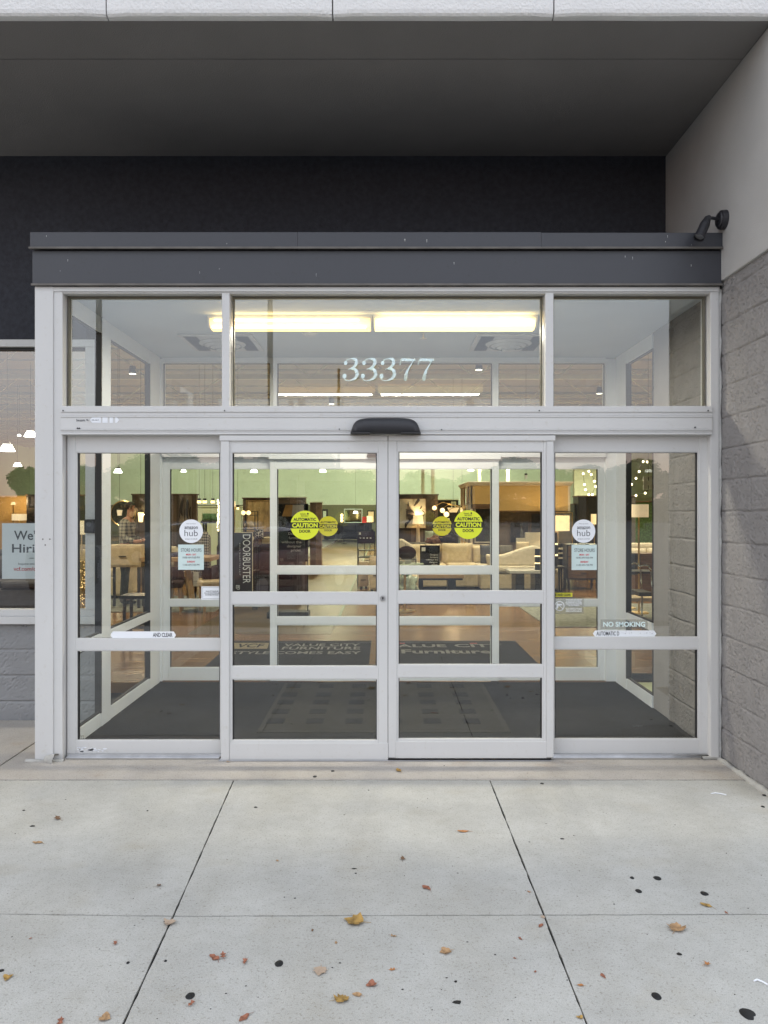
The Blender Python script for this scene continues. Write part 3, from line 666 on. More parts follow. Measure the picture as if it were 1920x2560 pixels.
for i, (a0, st) in enumerate([(1497.5, 'WE PROVIDE AND REQUIRE'), (1501.2, 'A SAFE ENVIRONMENT'), (1504.9, 'NO FIREARMS OR OTHER'), (1508.6, 'WEAPONS ARE PERMITTED'), (1512.3, 'ON THE PREMISES.'), (1519.5, 'NO SE PERMITE INGRESAR'), (1523.4, 'ARMAS DE FUEGO U OTRAS'), (1527.3, 'ARMAS EN ESTOS PREDIOS.')]):
    wd = 41 if len(st) > 19 else (38 if len(st) > 17 else 28); c_ = 1434.5; qtext(q, st, c_-wd/2, c_+wd/2, a0, a0+2.6, YS-.001, .03)
reparent(part('lettering', q, M['white'], d_sr, world=True), f_)
s = MB(); a_, t = Q(503.5, 1466, YS); b_, u = Q(553, 1499.5, YS); s.box(a_, b_, YS, YS+.0006, u, t); f_ = part('no_solicitation_card', s, M['paper'], d_sl, world=True)
q = MB()
for st, xa, xb, ya in (('VALUE CITY FURNITURE', 514, 546, 1476.5), ('HAS A NO SOLICITATION AND', 511, 549, 1481), ('NO DISTRIBUTION POLICY', 513, 547, 1485.5)): qtext(q, st, xa, xb, ya, ya+3.2, YS-.001, .02)
for x0, x1, y0, y1 in ((506.5, 551, 1468.8, 1469.3), (506.5, 551, 1496.5, 1497), (506.5, 507, 1468.8, 1497)):
    a_, t = Q(x0, y0, YS); b_, u = Q(x1, y1, YS); q.box(a_, b_, YS-.0012, YS-.001, u, t)
reparent(part('lettering', q, M['darkgrey'], d_sl, world=True), f_)
def logo(mb, x0, x1, y0, y1, Y):                              # little store logo mark in the corner of a pane
    a_, t = Q(x0, y0, Y); b_, u = Q(x1, y1, Y); w_, h = b_-a_, t-u
    for u0, u1, v0, v1 in ((0, 1, .9, 1), (0, .1, .3, .9), (.9, 1, 0, .9), (.3, .9, 0, .1), (.25, .35, .3, .75), (.5, .6, .2, .75), (.6, .8, .45, .55), (.6, .8, .65, .75), (0, .25, .2, .3)):
        mb.box(a_+w_*u0, a_+w_*u1, Y-.0008, Y, u+h*v0, u+h*v1)
for d_, Ls in ((d_l, ((589, 599, 1651, 1662), (588, 598, 1833, 1844))), (d_r, ((1335, 1347, 1640, 1652), (1338, 1348, 1829, 1840))), (d_sl, ((195, 209, 1838, 1848),)), ):
    q = MB(); Yl = -.019 if d_ in (d_l, d_r) else YS
    for l_ in Ls: logo(q, *l_, Yl)
    part('etched_logo', q, M['film'], d_, world=True)

# ------------------------------------------------------------------ vestibule
vf = MB(); vf.box(-2.23, 2.23, .125, 2.2, -.1, .004); tag(part('vestibule_floor', vf, M['carpet']), kind='structure')
vc = MB(); vc.box(-2.3, 2.21, .05, 2.35, 3.092, 3.11); tag(part('vestibule_ceiling', vc, M['ceiling']), kind='structure')
em = thing('entrance_mat', 'grey woven entrance mat with rows of dark squares, between the two sets of doors', 'mat', (0, 1.33, .004))
m = MB(); m.box(-.93, .93, .55, 2.11, .0045, .012); part('border', m, M['mat_frame'], em, world=True)
m = MB(); m.box(-.89, .89, .59, 2.07, .013, .015); part('mat_field', m, M['mat_body'], em, world=True)
m = MB()
for i in range(6):
    for Yc in (1.99, 1.67, 1.40, 1.11, .83): m.box(-.83+.3*i-.066, -.83+.3*i+.066, Yc-.07, Yc+.06, .0155, .018)
part('dark_square', m, M['mat_tile'], em, world=True)['kind'] = 'stuff'
def sidewall(label, X, sgn, posts, bays, loc, rough=False):
    t = thing('vestibule_side_window', label, 'window', loc)
    x0, x1 = (X, X+sgn*.045)
    lo, hi = min(x0, x1), max(x0, x1)
    for a_, b_ in posts:
        m = MB(); m.box(lo, hi, a_, b_, 0, 3.09); part('post', m, M['alu_in'], t, .002, world=True)
    for a_, b_ in bays:
        for z0, z1 in ((0.004, .105), (.635, .705), (2.97, 3.09)):
            m = MB(); m.box(lo+.003, hi-.003, a_, b_, z0, z1); part('rail', m, M['alu_in'], t, .002, world=True)
        xc = X+sgn*.022
        g = MB()
        for z0, z1 in ((.105, .635), (.705, 2.97)):
            m = MB(); m.flat([(xc, a_, z0), (xc, b_, z0), (xc, b_, z1), (xc, a_, z1)]); part('glass_pane', m, M['glass_side'], t, world=True)
            g.box(lo-.001, hi+.001, b_-.012, b_+.004, z0, z1); g.box(xc-.012, xc+.012, a_+.001, a_+.012, z0, z1); g.box(xc-.012, xc+.012, a_, b_, z1-.012, z1); g.box(xc-.012, xc+.012, a_, b_, z0, z0+.012)
        part('gasket', g, M['gasket'], t, world=True)
    return t
sidewall('glazed left side of the vestibule with white posts and a low rail', -2.13, -1, [(.101, .17), (.72, .915), (1.90, 2.20)], [(.17, .72), (.915, 1.90)], (-2.18, 1.1, 0))
sidewall('glazed right side of the vestibule beyond the rough block wall', 2.205, 1, [(1.90, 2.20)], [(1.25, 1.90)], (2.2, 1.7, 0))
kp = thing('door_keypad', 'small black keypad box on the shop window jamb, seen through the vestibule glass', 'keypad', (-2.28, .88, 1.51))
m = MB(); m.box(-2.318, -2.243, .86, .898, 1.458, 1.563); part('case', m, M['blackplastic'], kp, .004, world=True)
m = MB(); m.cyl((-2.28, .857, 1.525), (-2.28, .86, 1.525), .018, n=20); part('reader_ring', m, M['darkgrey'], kp, world=True)
# lights
YL0, YL1 = .67, .86
def fixture(label, x0, x1, lit, first):
    t = thing('ceiling_light', label, 'light', ((x0+x1)/2, (YL0+YL1)/2, 3.09), group='fluorescent lights on the vestibule ceiling')
    prof = [(YL0, 3.088), (YL0+.008, 3.055), (YL0+.03, 3.012), (YL0+.06, 3.0), (YL1-.06, 3.0), (YL1-.03, 3.012), (YL1-.008, 3.055), (YL1, 3.088)]
    m = MB(); m.prism(prof, x0+.015, x1-.015, 'X'); part('lens', m, M['ledlamp'] if lit else M['ledlamp_dim'], t, .0, world=True)
    m = MB()
    for a_, b_ in ((x0, x0+.013), (x1-.013, x1)): m.prism([(YL0-.004, 3.0895), (YL0+.004, 3.05), (YL0+.028, 3.005), (YL1-.028, 3.005), (YL1-.004, 3.05), (YL1+.004, 3.0895)], a_, b_, 'X')
    m.box(x0, x1, YL0-.006, YL0-.001, 3.07, 3.0895); part('end_cap', m, M['plate'], t, .001, world=True)
    if not lit:
        m = MB(); m.box(x0+.03, x1-.05, YL0+.02, YL0+.055, 3.004, 3.014); m.box(x0+.05, x1-.1, YL0-.0012, YL0+.006, 3.05, 3.058)
        part('glowing_tube', m, M['tube'], t, world=True)
    light('AREA', (0, -.02, -.11), 34 if lit else 25, (1, .92, .78), t, size=x1-x0-.1, sy=.16)
    light('AREA', (0, -.135, -.055), 1.7 if lit else .6, (1, .66, .22), t, size=x1-x0-.1, sy=.03, rot=(math.radians(180-32), 0, 0))
fx = [D(450, 0, .70)[0], D(804, 0, .70)[0], D(805.5, 0, .70)[0], D(1160, 0, .70)[0]]
fixture('half-lit long ceiling light, left one of the pair behind the transom', fx[0], fx[1], False, 0)
fixture('brightly lit long ceiling light, right one of the pair behind the transom', fx[2], fx[3], True, 1)
for cx, lab in ((-1.40, 'square white air diffuser with round centre, left on the vestibule ceiling'), (1.08, 'square white air diffuser with round centre, right on the vestibule ceiling')):
    t = thing('air_diffuser', lab, 'vent', (cx, 1.57, 3.09), group='air diffusers on the vestibule ceiling')
    m = MB(); m.box(-.31, .31, -.31, .31, -.012, -.0); part('plate', m, M['plate'], t, .003)
    m = MB()
    for r, z in ((.2, -.014), (.15, -.03), (.10, -.045)):
        n = 36
        for i in range(n):
            a_, b_ = 2*math.pi*i/n, 2*math.pi*(i+1)/n
            m.flat([(q*math.cos(u), q*math.sin(u), zz) for q, u, zz in ((r, a_, z), (r-.03, a_, z-.018), (r-.03, b_, z-.018), (r, b_, z))])
    m.cyl((0, 0, -.07), (0, 0, -.05), .055, n=24); part('round_cone', m, M['plate'], t, smooth=True)
    m = MB()
    for r in (.215, .165, .115): m.cyl((0, 0, -.0135-(.215-r)*.3), (0, 0, -.0125-(.215-r)*.3), r, n=36)
    for i in range(2):
        for j in range(2): m.box(-.27+.43*i, -.16+.43*i, -.27, .27, -.0145, -.0125)
    part('louvre', m, M['louvre'], t)
t = thing('sprinkler_head', 'small metal sprinkler head on the vestibule ceiling beside the right light', 'sprinkler', (.32, 1.15, 3.09))
m = MB(); m.cyl((0, 0, -.012), (0, 0, 0), .04, .035); part('escutcheon', m, M['plate'], t); m = MB(); m.cyl((0, 0, -.06), (0, 0, -.012), .008); m.cyl((0, 0, -.066), (0, 0, -.062), .025); part('deflector', m, M['steel'], t)
t = thing('smoke_detector', 'round white smoke detector on the vestibule ceiling below the left light', 'detector', (-.60, 1.15, 3.09))
m = MB(); m.cyl((0, 0, -.025), (0, 0, 0), .06, .07, n=28); part('base', m, M['plate'], t); m = MB(); m.cyl((0, 0, -.045), (0, 0, -.025), .035, .058, n=28); part('sensing_head', m, M['plate'], t)

# inner wall of the vestibule and inner sliding doors ---------------------------------------------
YI = 2.20
fi = thing('inner_storefront', 'pale grey inner door frame with transoms at the back of the vestibule', 'storefront', (0, YI, 0))
for x0, x1 in ((328, 350), (1309, 1333)):
    m = MB(); dbox(m, x0, x1, 775, 1472, YI, YI+.12); part('jamb', m, M['alu_in'], fi, .002, world=True)
for x0, x1 in ((583, 598), (1064, 1077)):
    m = MB(); dbox(m, x0, x1, 783, 935, YI+.01, YI+.12); part('mullion', m, M['alu_in'], fi, .002, world=True)
m = MB(); dbox(m, 350, 1309, 772, 783, YI, YI+.12); part('head_rail', m, M['alu_in'], fi, .002, world=True)
m = MB(); dbox(m, 350, 1309, 930, 955, YI-.03, YI+.12); dbox(m, 350, 1309, 955.3, 983, YI-.03+.003, YI+.12); dbox(m, 350, 1309, 983.3, 987, YI-.033, YI+.12); part('header', m, M['alu_in'], fi, .001, world=True)
for x0, x1 in ((350, 583), (598, 1064), (1077, 1309)): pane(x0, x1, 783, 930, YI+.01, YI+.06, fi, 'glass_in', gw=.008)
GI = [(1012, 1223), (1239.5, 1333), (1349.5, 1440)]
i_sl = door('inner_sidelight', 'fixed left inner side panel showing a black doorbuster banner', 'door panel', 350, 600, 367, 586, 987, 1470, [(1012, 1295), (1309, 1443)], YI+.05, .045, 'alu_in', 'glass_in')
i_sr = door('inner_sidelight', 'fixed right inner side panel with string lights seen through it', 'door panel', 1060, 1309, 1068, 1291.5, 987, 1470, [(1012, 1295), (1309, 1443)], YI+.05, .045, 'alu_in', 'glass_in')
i_l = door('inner_sliding_door', 'closed left inner sliding door leaf with small dull yellow caution disc', 'door', 583, 828, 598.5, 815, 990, 1471, GI, YI, .045, 'alu_in', 'glass_in')
i_r = door('inner_sliding_door', 'closed right inner sliding door leaf with small dull yellow caution disc', 'door', 829, 1078, 846, 1063, 990, 1471, GI, YI, .045, 'alu_in', 'glass_in')
m = MB(); dbox(m, 580, 1082, 984, 991.5, YI-.045, YI+.0); part('track_cover', m, M['alu_in'], fi, .001, world=True)
caution(i_l, 820.5, 1315.5, 25, YI+.02, True); caution(i_r, 1105, 1315.2, 24.4, YI+.02, True)
t = thing('inner_motion_sensor', 'black motion sensor on the inner door header, just left of the centre stile', 'sensor', (D(815, 0, YI)[0], YI-.03, D(0, 988, YI)[1]))
part('housing', sensor_mesh(.20, .06, .05), M['blackplastic'], t, smooth=True)
m = MB(); m.box(-.09, .09, -.052, -.01, -.003, .004); part('lens_window', m, M['gasket'], t)
# doorbuster banner on the inner glass
db = thing('doorbuster_banner', 'tall black doorbuster banner with sideways lettering behind the left door leaf', 'banner', (D(528, 0, YI)[0], YI+.04, .7))
YB = YI+.038
a_, t_ = Q(585, 1331, YB); b_, u_ = Q(632, 1492, YB); m = MB(); m.box(a_, b_-.006, YB, YB+.004, u_, t_); part('sheet', m, mat('banner_black', (.02, .021, .022), .5), db, world=True)
m = MB(); m.box(b_-.0055, b_, YB-.001, YB+.005, u_, t_); m.box(a_, b_-.0055, YB-.001, YB+.005, t_-.004, t_+.002); part('edge_strip', m, mat('cream_edge', (.5, .42, .28), .6), db, world=True)
def rtext(mb, s, x0, x1, y0, y1, Y, bold=0, space=1):        # reads downwards, turned clockwise
    a_, t = Q(x0, y0, Y); b_, u = Q(x1, y1, Y); addtext(mb, s, lambda p, q: (a_+(b_-a_)*q, Y, t-(t-u)*p), bold, space)
m = MB(); rtext(m, 'DOORBUSTER', 607, 626, 1336.5, 1458, YB-.002, -.005); rtext(m, 'WHILE QUANTITIES LAST', 598, 600.8, 1357, 1438, YB-.002, 0, 1.6); logo(m, 590, 599, 1463, 1473.5, YB-.001)
part('lettering', m, mat('banner_white', (.55, .56, .52), .6), db, world=True)

# wall spotlight on the right
sp_ = thing('wall_spotlight', 'black adjustable spotlight on the stucco wall above the metal box, far right', 'spotlight', (2.195, -.11, 3.50))
m = MB(); m.cyl((0, 0, 0), (-.035, 0, 0), .062, .058, n=28); m.cyl((-.035, 0, 0), (-.047, 0, 0), .050, .044, n=28); part('wall_plate', m, M['blackplastic'], sp_, .002)
m = MB(); m.tube([(-.04, -.005, 0), (-.09, -.02, .005), (-.125, -.03, -.002)], .010, 12); m.ball((-.13, -.032, -.005), .019); m.cyl((-.125, -.05, -.005), (-.125, -.015, -.005), .017, n=18); part('arm', m, M['blackplastic'], sp_, smooth=False)
m = MB(); h0 = Vector((-.132, -.04, -.012)); ax = Vector((-.22, -.12, -.42)).normalized()
m.cyl(h0, h0+ax*.045, .022, .031, n=24); m.cyl(h0+ax*.045, h0+ax*.135, .031, .031, n=24); m.cyl(h0+ax*.135, h0+ax*.155, .034, .034, n=24, caps=False); hd = part('lamp_head', m, M['blackplastic'], sp_)
m = MB(); m.cyl(h0+ax*.136, h0+ax*.139, .029, n=24); part('lens', m, M['steel'], sp_)
# ------------------------------------------------------------------ store interior
def planks(name, c1, c2, rough, bw=1.2, rh=.14, rot=0):
    m = bpy.data.materials.new(name); m.use_nodes = True; nt = m.node_tree; b = nt.nodes['Principled BSDF']; A = nt.nodes.new; K = nt.links.new
    t = A('ShaderNodeTexCoord'); mp = A('ShaderNodeMapping'); mp.inputs['Rotation'].default_value = (0, 0, rot); K(t.outputs['Object'], mp.inputs['Vector'])
    k = A('ShaderNodeTexBrick'); k.inputs['Scale'].default_value = 1; k.inputs['Brick Width'].default_value = bw; k.inputs['Row Height'].default_value = rh
    k.inputs['Mortar Size'].default_value = .002; k.inputs['Color1'].default_value = c1+(1,); k.inputs['Color2'].default_value = c2+(1,); k.inputs['Mortar'].default_value = tuple(v*.45 for v in c1)+(1,); k.inputs['Bias'].default_value = 0
    K(mp.outputs[0], k.inputs['Vector'])
    n = A('ShaderNodeTexNoise'); n.inputs['Scale'].default_value = 2.2; n.inputs['Detail'].default_value = 7; mq = A('ShaderNodeMapping'); mq.inputs['Scale'].default_value = (1, 14, 1); mq.inputs['Rotation'].default_value = (0, 0, rot)
    K(t.outputs['Object'], mq.inputs['Vector']); K(mq.outputs[0], n.inputs['Vector']); r = A('ShaderNodeValToRGB'); r.color_ramp.elements[0].color = (.62, .6, .58, 1); r.color_ramp.elements[1].color = (1.15, 1.12, 1.1, 1); r.color_ramp.elements[0].position = .3; r.color_ramp.elements[1].position = .7
    K(n.outputs['Fac'], r.inputs['Fac']); x = A('ShaderNodeMix'); x.data_type = 'RGBA'; x.blend_type = 'MULTIPLY'; x.inputs['Factor'].default_value = 1
    K(k.outputs['Color'], x.inputs['A']); K(r.outputs['Color'], x.inputs['B']); K(x.outputs['Result'], b.inputs['Base Color'])
    s = A('ShaderNodeMath'); s.operation = 'MULTIPLY_ADD'; s.inputs[1].default_value = .15; s.inputs[2].default_value = rough; K(n.outputs['Fac'], s.inputs[0]); K(s.outputs[0], b.inputs['Roughness']); return m
def fab(name, col, var=.10, rough=.95, s=14): return mat(name, col, rough, var=var, nscale=s, bump=.5, bscale=180, spec=.12)
I = dict(
 wood=planks('warm_wood_floor', (.265, .14, .05), (.18, .092, .03), .17, 1.2, .15, .0),
 aisle=planks('aisle_wood_floor', (.13, .085, .03), (.10, .064, .022), .27, .9, .30, .0),
 green=mat('sage_green_wall', (.60, .67, .45), .85, var=.05, nscale=.7), olive=mat('olive_wall', (.16, .155, .075), .85, var=.08, nscale=.7),
 deck=mat('painted_roof_deck', (.40, .43, .46), .8, var=.06, nscale=.6), truss=mat('painted_steel', (.60, .64, .60), .6, var=.04),
 brown=planks('brown_panel_wall', (.20, .145, .098), (.165, .118, .08), .5, 2.4, .28, math.pi/2), walnut=mat('walnut', (.13, .07, .035), .4, var=.3, nscale=3, stretch=(1, 1, 9)),
 oak=mat('light_oak', (.42, .27, .13), .45, var=.2, nscale=3, stretch=(1, 9, 1)), tan=mat('mustard_tan_wall', (.52, .34, .13), .85, var=.05, nscale=2),
 crown=mat('cream_cornice', (.62, .52, .40), .6), cream=fab('cream_linen', (.62, .51, .34)), cream2=fab('pale_cream_weave', (.66, .58, .44)), slate=fab('slate_fabric', (.085, .085, .095)),
 char=fab('charcoal_fabric', (.035, .03, .034)), grey=fab('warm_grey_fabric', (.16, .145, .12)), plum=fab('dark_plum_fabric', (.045, .03, .035)), seafoam=fab('pale_green_fabric', (.36, .40, .31)),
 rust=fab('brown_fur_throw', (.16, .085, .05), .5), blk=mat('black_metal', (.012, .012, .013), .4), blkw=mat('black_wood', (.018, .016, .015), .35), marble=mat('white_marble', (.70, .68, .62), .2, var=.12, nscale=5),
 shade=mat('lit_lamp_shade', (.85, .72, .5), .8, emit=(1, .68, .33), es=.8), shade2=mat('soft_lamp_shade', (.85, .75, .58), .8, emit=(1, .74, .45), es=.45), bulb=mat('glowing_bulb', (1, .9, .7), .4, emit=(1, .66, .30), es=2.4),
 fairy=mat('fairy_light', (1, .9, .7), .4, emit=(1, .80, .50), es=5), hibay=mat('bright_store_lamp', (1, 1, 1), .4, emit=(1, .98, .90), es=6), canvas=mat('cream_canvas', (.50, .46, .36), .8, var=.08, nscale=5), ink=mat('dark_paint', (.03, .022, .022), .7, var=.3),
 gold=mat('gold_metal', (.75, .52, .22), .3, metal=1), goldart=mat('gold_leaf_canvas', (.50, .36, .16), .6, var=.45, nscale=9, stretch=(1, 1, .35), bump=.4, bscale=20), darkart=mat('dark_abstract_art', (.035, .026, .024), .4, var=.9, nscale=7),
 figures=mat('grey_canvas_ground', (.34, .29, .22), .8, var=.2, nscale=5), ceramic=mat('cream_ceramic', (.60, .48, .34), .4), mirror=mat('mirror_glass', (.55, .6, .5), .05, metal=1, var=0), leaf=mat('green_leaf_print', (.10, .22, .08), .7, var=.5, nscale=20),
 rug=mat('black_logo_mat', (.016, .016, .018), .95, spec=.08, var=.3, nscale=80), rugtext=mat('mat_grey_lettering', (.24, .23, .205), .9, var=.15, spec=.1), ruggold=mat('mat_tan_lettering', (.28, .23, .14), .9, spec=.1), redm=mat('mat_red_accent', (.38, .05, .04), .8),
 column=mat('pale_green_column', (.58, .64, .50), .6), bag=mat('pale_green_plastic_wrap', (.36, .42, .33), .25, var=.25, nscale=9, bump=.8, bscale=14), glasst=glassmat('table_glass', (.75, .85, .80), .1), tag=mat('white_price_tag', (.62, .62, .58), .6), cardw=mat('cream_card', (.60, .57, .48), .7),
 sky=mat('poster_blue_dark', (.03, .035, .05), .4, var=.6, nscale=3), orange=mat('poster_orange', (.55, .30, .08), .6, var=.25, nscale=7), teal=mat('teal_box', (.05, .25, .28), .6), redl=mat('red_shade', (.45, .03, .03), .7), herr=None, chrome=mat('chrome', (.8, .8, .8), .12, metal=1, var=0),
 greyrug=mat('grey_green_rug', (.20, .205, .17), .98, var=.35, nscale=14, bump=.5, bscale=90), trim=mat('pale_green_floor_trim', (.16, .21, .15), .5), skin=mat('skin', (.42, .22, .15), .6, var=.06), hair=mat('dark_hair', (.02, .015, .012), .8, var=.3, nscale=40), trouser=fab('grey_trousers', (.10, .105, .095)), shoe=mat('black_shoe', (.015, .015, .015), .5),
 lab=mat('label_grey', (.5, .5, .5), .6))
def chk(name, a, b_, sc, plaid=False):
    m = bpy.data.materials.new(name); m.use_nodes = True; nt = m.node_tree; b = nt.nodes['Principled BSDF']; A = nt.nodes.new; K = nt.links.new; b.inputs['Roughness'].default_value = .95
    t = A('ShaderNodeTexCoord'); mp = A('ShaderNodeMapping'); mp.inputs['Rotation'].default_value = (0, .0 if plaid else .78, 0); K(t.outputs['Object'], mp.inputs['Vector'])
    if plaid:
        s = A('ShaderNodeSeparateXYZ'); K(mp.outputs[0], s.inputs[0]); outs = []
        for ax in ('X', 'Z'):
            q = A('ShaderNodeMath'); q.operation = 'MULTIPLY'; q.inputs[1].default_value = sc; K(s.outputs[ax], q.inputs[0]); f = A('ShaderNodeMath'); f.operation = 'FRACT'; K(q.outputs[0], f.inputs[0])
            g_ = A('ShaderNodeMath'); g_.operation = 'LESS_THAN'; g_.inputs[1].default_value = .34; K(f.outputs[0], g_.inputs[0]); outs.append(g_.outputs[0])
        ad = A('ShaderNodeMath'); ad.operation = 'ADD'; K(outs[0], ad.inputs[0]); K(outs[1], ad.inputs[1]); hf = A('ShaderNodeMath'); hf.operation = 'MULTIPLY'; hf.inputs[1].default_value = .5; K(ad.outputs[0], hf.inputs[0])
        r = A('ShaderNodeValToRGB'); r.color_ramp.elements[0].color = tuple(a)+(1,); r.color_ramp.elements[1].color = tuple(b_)+(1,); K(hf.outputs[0], r.inputs['Fac']); K(r.outputs['Color'], b.inputs['Base Color'])
    else:
        k = A('ShaderNodeTexChecker'); k.inputs['Scale'].default_value = sc; k.inputs['Color1'].default_value = tuple(a)+(1,); k.inputs['Color2'].default_value = tuple(b_)+(1,); K(mp.outputs[0], k.inputs['Vector']); K(k.outputs['Color'], b.inputs['Base Color'])
    return m
I['herr'] = chk('black_white_weave', (.40, .36, .30), (.02, .02, .02), 28); I['plaid'] = chk('plaid_shirt_cloth', (.38, .36, .29), (.045, .05, .055), 17, True)
f = MB(); f.box(-24, -2.60, 2.2, 46, -.1, .0); f.box(-.70, 14, 2.2, 46, -.1, 0); f.box(-2.60, -.70, 2.2, 5.0, -.1, .0); tag(part('store_floor', f, I['wood']), kind='structure')
f = MB(); f.box(-2.60, -.70, 5.0, 46, -.1, .002); tag(part('aisle_floor', f, I['aisle']), kind='structure')
f = MB(); f.box(-.71, -.67, 6.0, 46, -.1, .006); tag(part('floor_trim', f, I['trim']), kind='structure')
f = MB(); f.box(-24.2, -24, 1.15, 46, -.1, 6); f.box(14, 14.2, .95, 46, -.1, 6); f.box(-24.2, 14.2, 46, 46.2, 2.12, 6)
tag(part('store_wall', f, I['green']), 'sage green perimeter wall seen deep inside the store through the doors', 'wall')
f = MB(); f.box(-24, 14, 45.9, 46.1, -.1, 2.11); tag(part('back_wall_base', f, I['olive']), 'dark olive lower back wall at the far end of the store aisle', 'wall')
f = MB(); f.box(-24.2, 14.2, 1.16, 46.2, 6.0, 6.1); f.box(-24.2, 14.2, .92, 1.15, 4.5, 6.1)
for i in range(30): f.box(-24.2, 14.2, 1.6+i*1.5, 1.75+i*1.5, 5.955, 6.0)
tag(part('store_ceiling', f, I['deck']), kind='structure')
f = MB(); f.box(2.75, 14, .95, 1.24, -.1, 6); f.box(2.335, 2.75, 1.24, 2.6, -.1, -.0); f.box(-2.3, 2.4, 2.36, 2.44, 3.13, 4.5); f.box(-24.2, -9, .95, 1.15, -.1, 6)
tag(part('front_wall', f, I['green']), 'inner face of the store front wall around the vestibule', 'wall')
# roof trusses
def truss():
    t = thing('roof_truss', 'white open-web roof truss nearest the doors', 'truss', (-5, 6, 5.0), group='open-web roof trusses inside the store')
    m = MB(); m.box(-19, 19, -.06, .06, .82, .90); part('top_chord', m, I['truss'], t); m = MB(); m.box(-19, 19, -.05, .05, 0, .07); part('bottom_chord', m, I['truss'], t)
    m = MB(); n = 36; pts = [(-18.8+37.6*i/n, 0, .05 if i % 2 else .84) for i in range(n+1)]; m.tube(pts, .02, 6); part('web', m, I['truss'], t); return t
t0 = truss()
for i, w_ in enumerate(('second', 'third', 'fourth', 'fifth', 'sixth', 'seventh')): dup(t0, (-5, 10+4.2*i, 5.0), 'white open-web roof truss, %s back from the doors' % w_)
for i, x in enumerate((1057, 1082, 1198, 1269)):
    X = Q(x, 1200, 26)[0]; t = thing('steel_column', 'slim pale column reaching the store roof, %s from the left above the right door leaf' % ('first', 'second', 'third', 'fourth')[i], 'column', (X, 26, 0), group='slim columns deep in the store')
    m = MB(); m.box(-.07, .07, -.07, .07, 0, 6); part('shaft', m, I['column'], t); m = MB(); m.box(-.12, .12, -.12, .12, 0, .06); part('base_plate', m, I['column'], t)
# high-bay lamps: visible ones
def hibay(X, Y, Z, r, label, E=0):
    t = thing('store_lamp', label, 'lamp', (X, Y, Z), group='bright lamps under the store roof')
    m = MB(); m.cyl((0, 0, 0), (0, 0, r*.9), r, r*.55, n=20); part('glowing_drum', m, I['hibay'], t)
    m = MB(); m.cyl((0, 0, r*.9), (0, 0, r*1.3), r*.5, r*.3); m.cyl((0, 0, r*1.3), (0, 0, max(r*2, 5-Z)), .004, n=6); part('stem', m, I['blk'], t); return t
for x, y, Y, r, lab in ((635, 1181, 20, .13, 'bright white store lamp above the doorbuster banner'), (807, 1180, 20, .12, 'bright white store lamp above the reflected treetops in the left door leaf'),
                        (1177, 1177, 20, .11, 'bright white store lamp near the top of the right door leaf'), (459, 1180, 19, .09, 'small square bright lamp at the top of the left inner side panel')):
    X, Z = Q(x, y, Y); hibay(X, Y, Z, r, lab)
for x, y, Y, r, lab in ((18, 1128, 11, .16, 'bright dome lamp highest at the left edge of the shop window'), (76, 1092, 12, .14, 'bright lamp touching the white post in the shop window'), (44, 1166, 15, .11, 'lowest bright lamp in the shop window'), (48, 1090, 15, .05, 'small warm spotlight high in the shop window')):
    X, Z = Q(x, y, Y); hibay(X, Y, Z, r, lab)
X, Z = Q(295, 1182, 9); hibay(X, 9, Z, .08, 'small bright pendant above the round gold mirror')
# added spotlights that brighten the showroom and back wall, shaped as track cans
def fill_spot(X, Y, E, colr, label):
    t = thing('track_spotlight', label, 'spotlight', (X, Y, 4.9), group='track spotlights under the roof trusses'); m = MB(); m.cyl((0, 0, .02), (0, 0, .20), .09, .07, n=20); part('can', m, I['blk'], t); m = MB(); m.cyl((0, 0, .012), (0, 0, .019), .08, n=20); part('lens', m, mat_spot, t); m = MB(); m.cyl((0, 0, .2), (0, 0, .3), .012, n=6); part('drop_rod', m, I['truss'], t)
    l = light('SPOT', (0, 0, .0), E, colr, t, size=.10); l.data.spot_size = math.radians(150); l.data.spot_blend = .6
    if Y > 35.5: l.rotation_euler = (math.radians(68), 0, 0); l.data.spot_size = math.radians(120)
    return t
mat_spot = mat('spot_lens', (1, 1, 1), .5, emit=(1, .93, .74), es=3)
LUM = [(-6, 6), (1.5, 7.5), (-12, 9), (6.5, 9), (-6, 13), (2.2, 12.5), (-1.6, 18), (6, 16), (-9, 20), (-1.6, 27), (5, 25), (-8, 30), (-1.6, 37), (4, 38), (-9, 36), (9, 36), (-15, 36)]
for i, (x, y) in enumerate(LUM):
    fill_spot(x, y, 950 if y < 15 else (3000 if y < 30 else 2000), (1, .85, .62) if y < 14.5 else ((1, .88, .56) if y < 30 else (1, 1, .84)), 'black track spotlight under the roof %s metres behind the glass, %s' % (y-2, 'left side' if x < -4 else ('centre' if x < 1 else 'right side')))

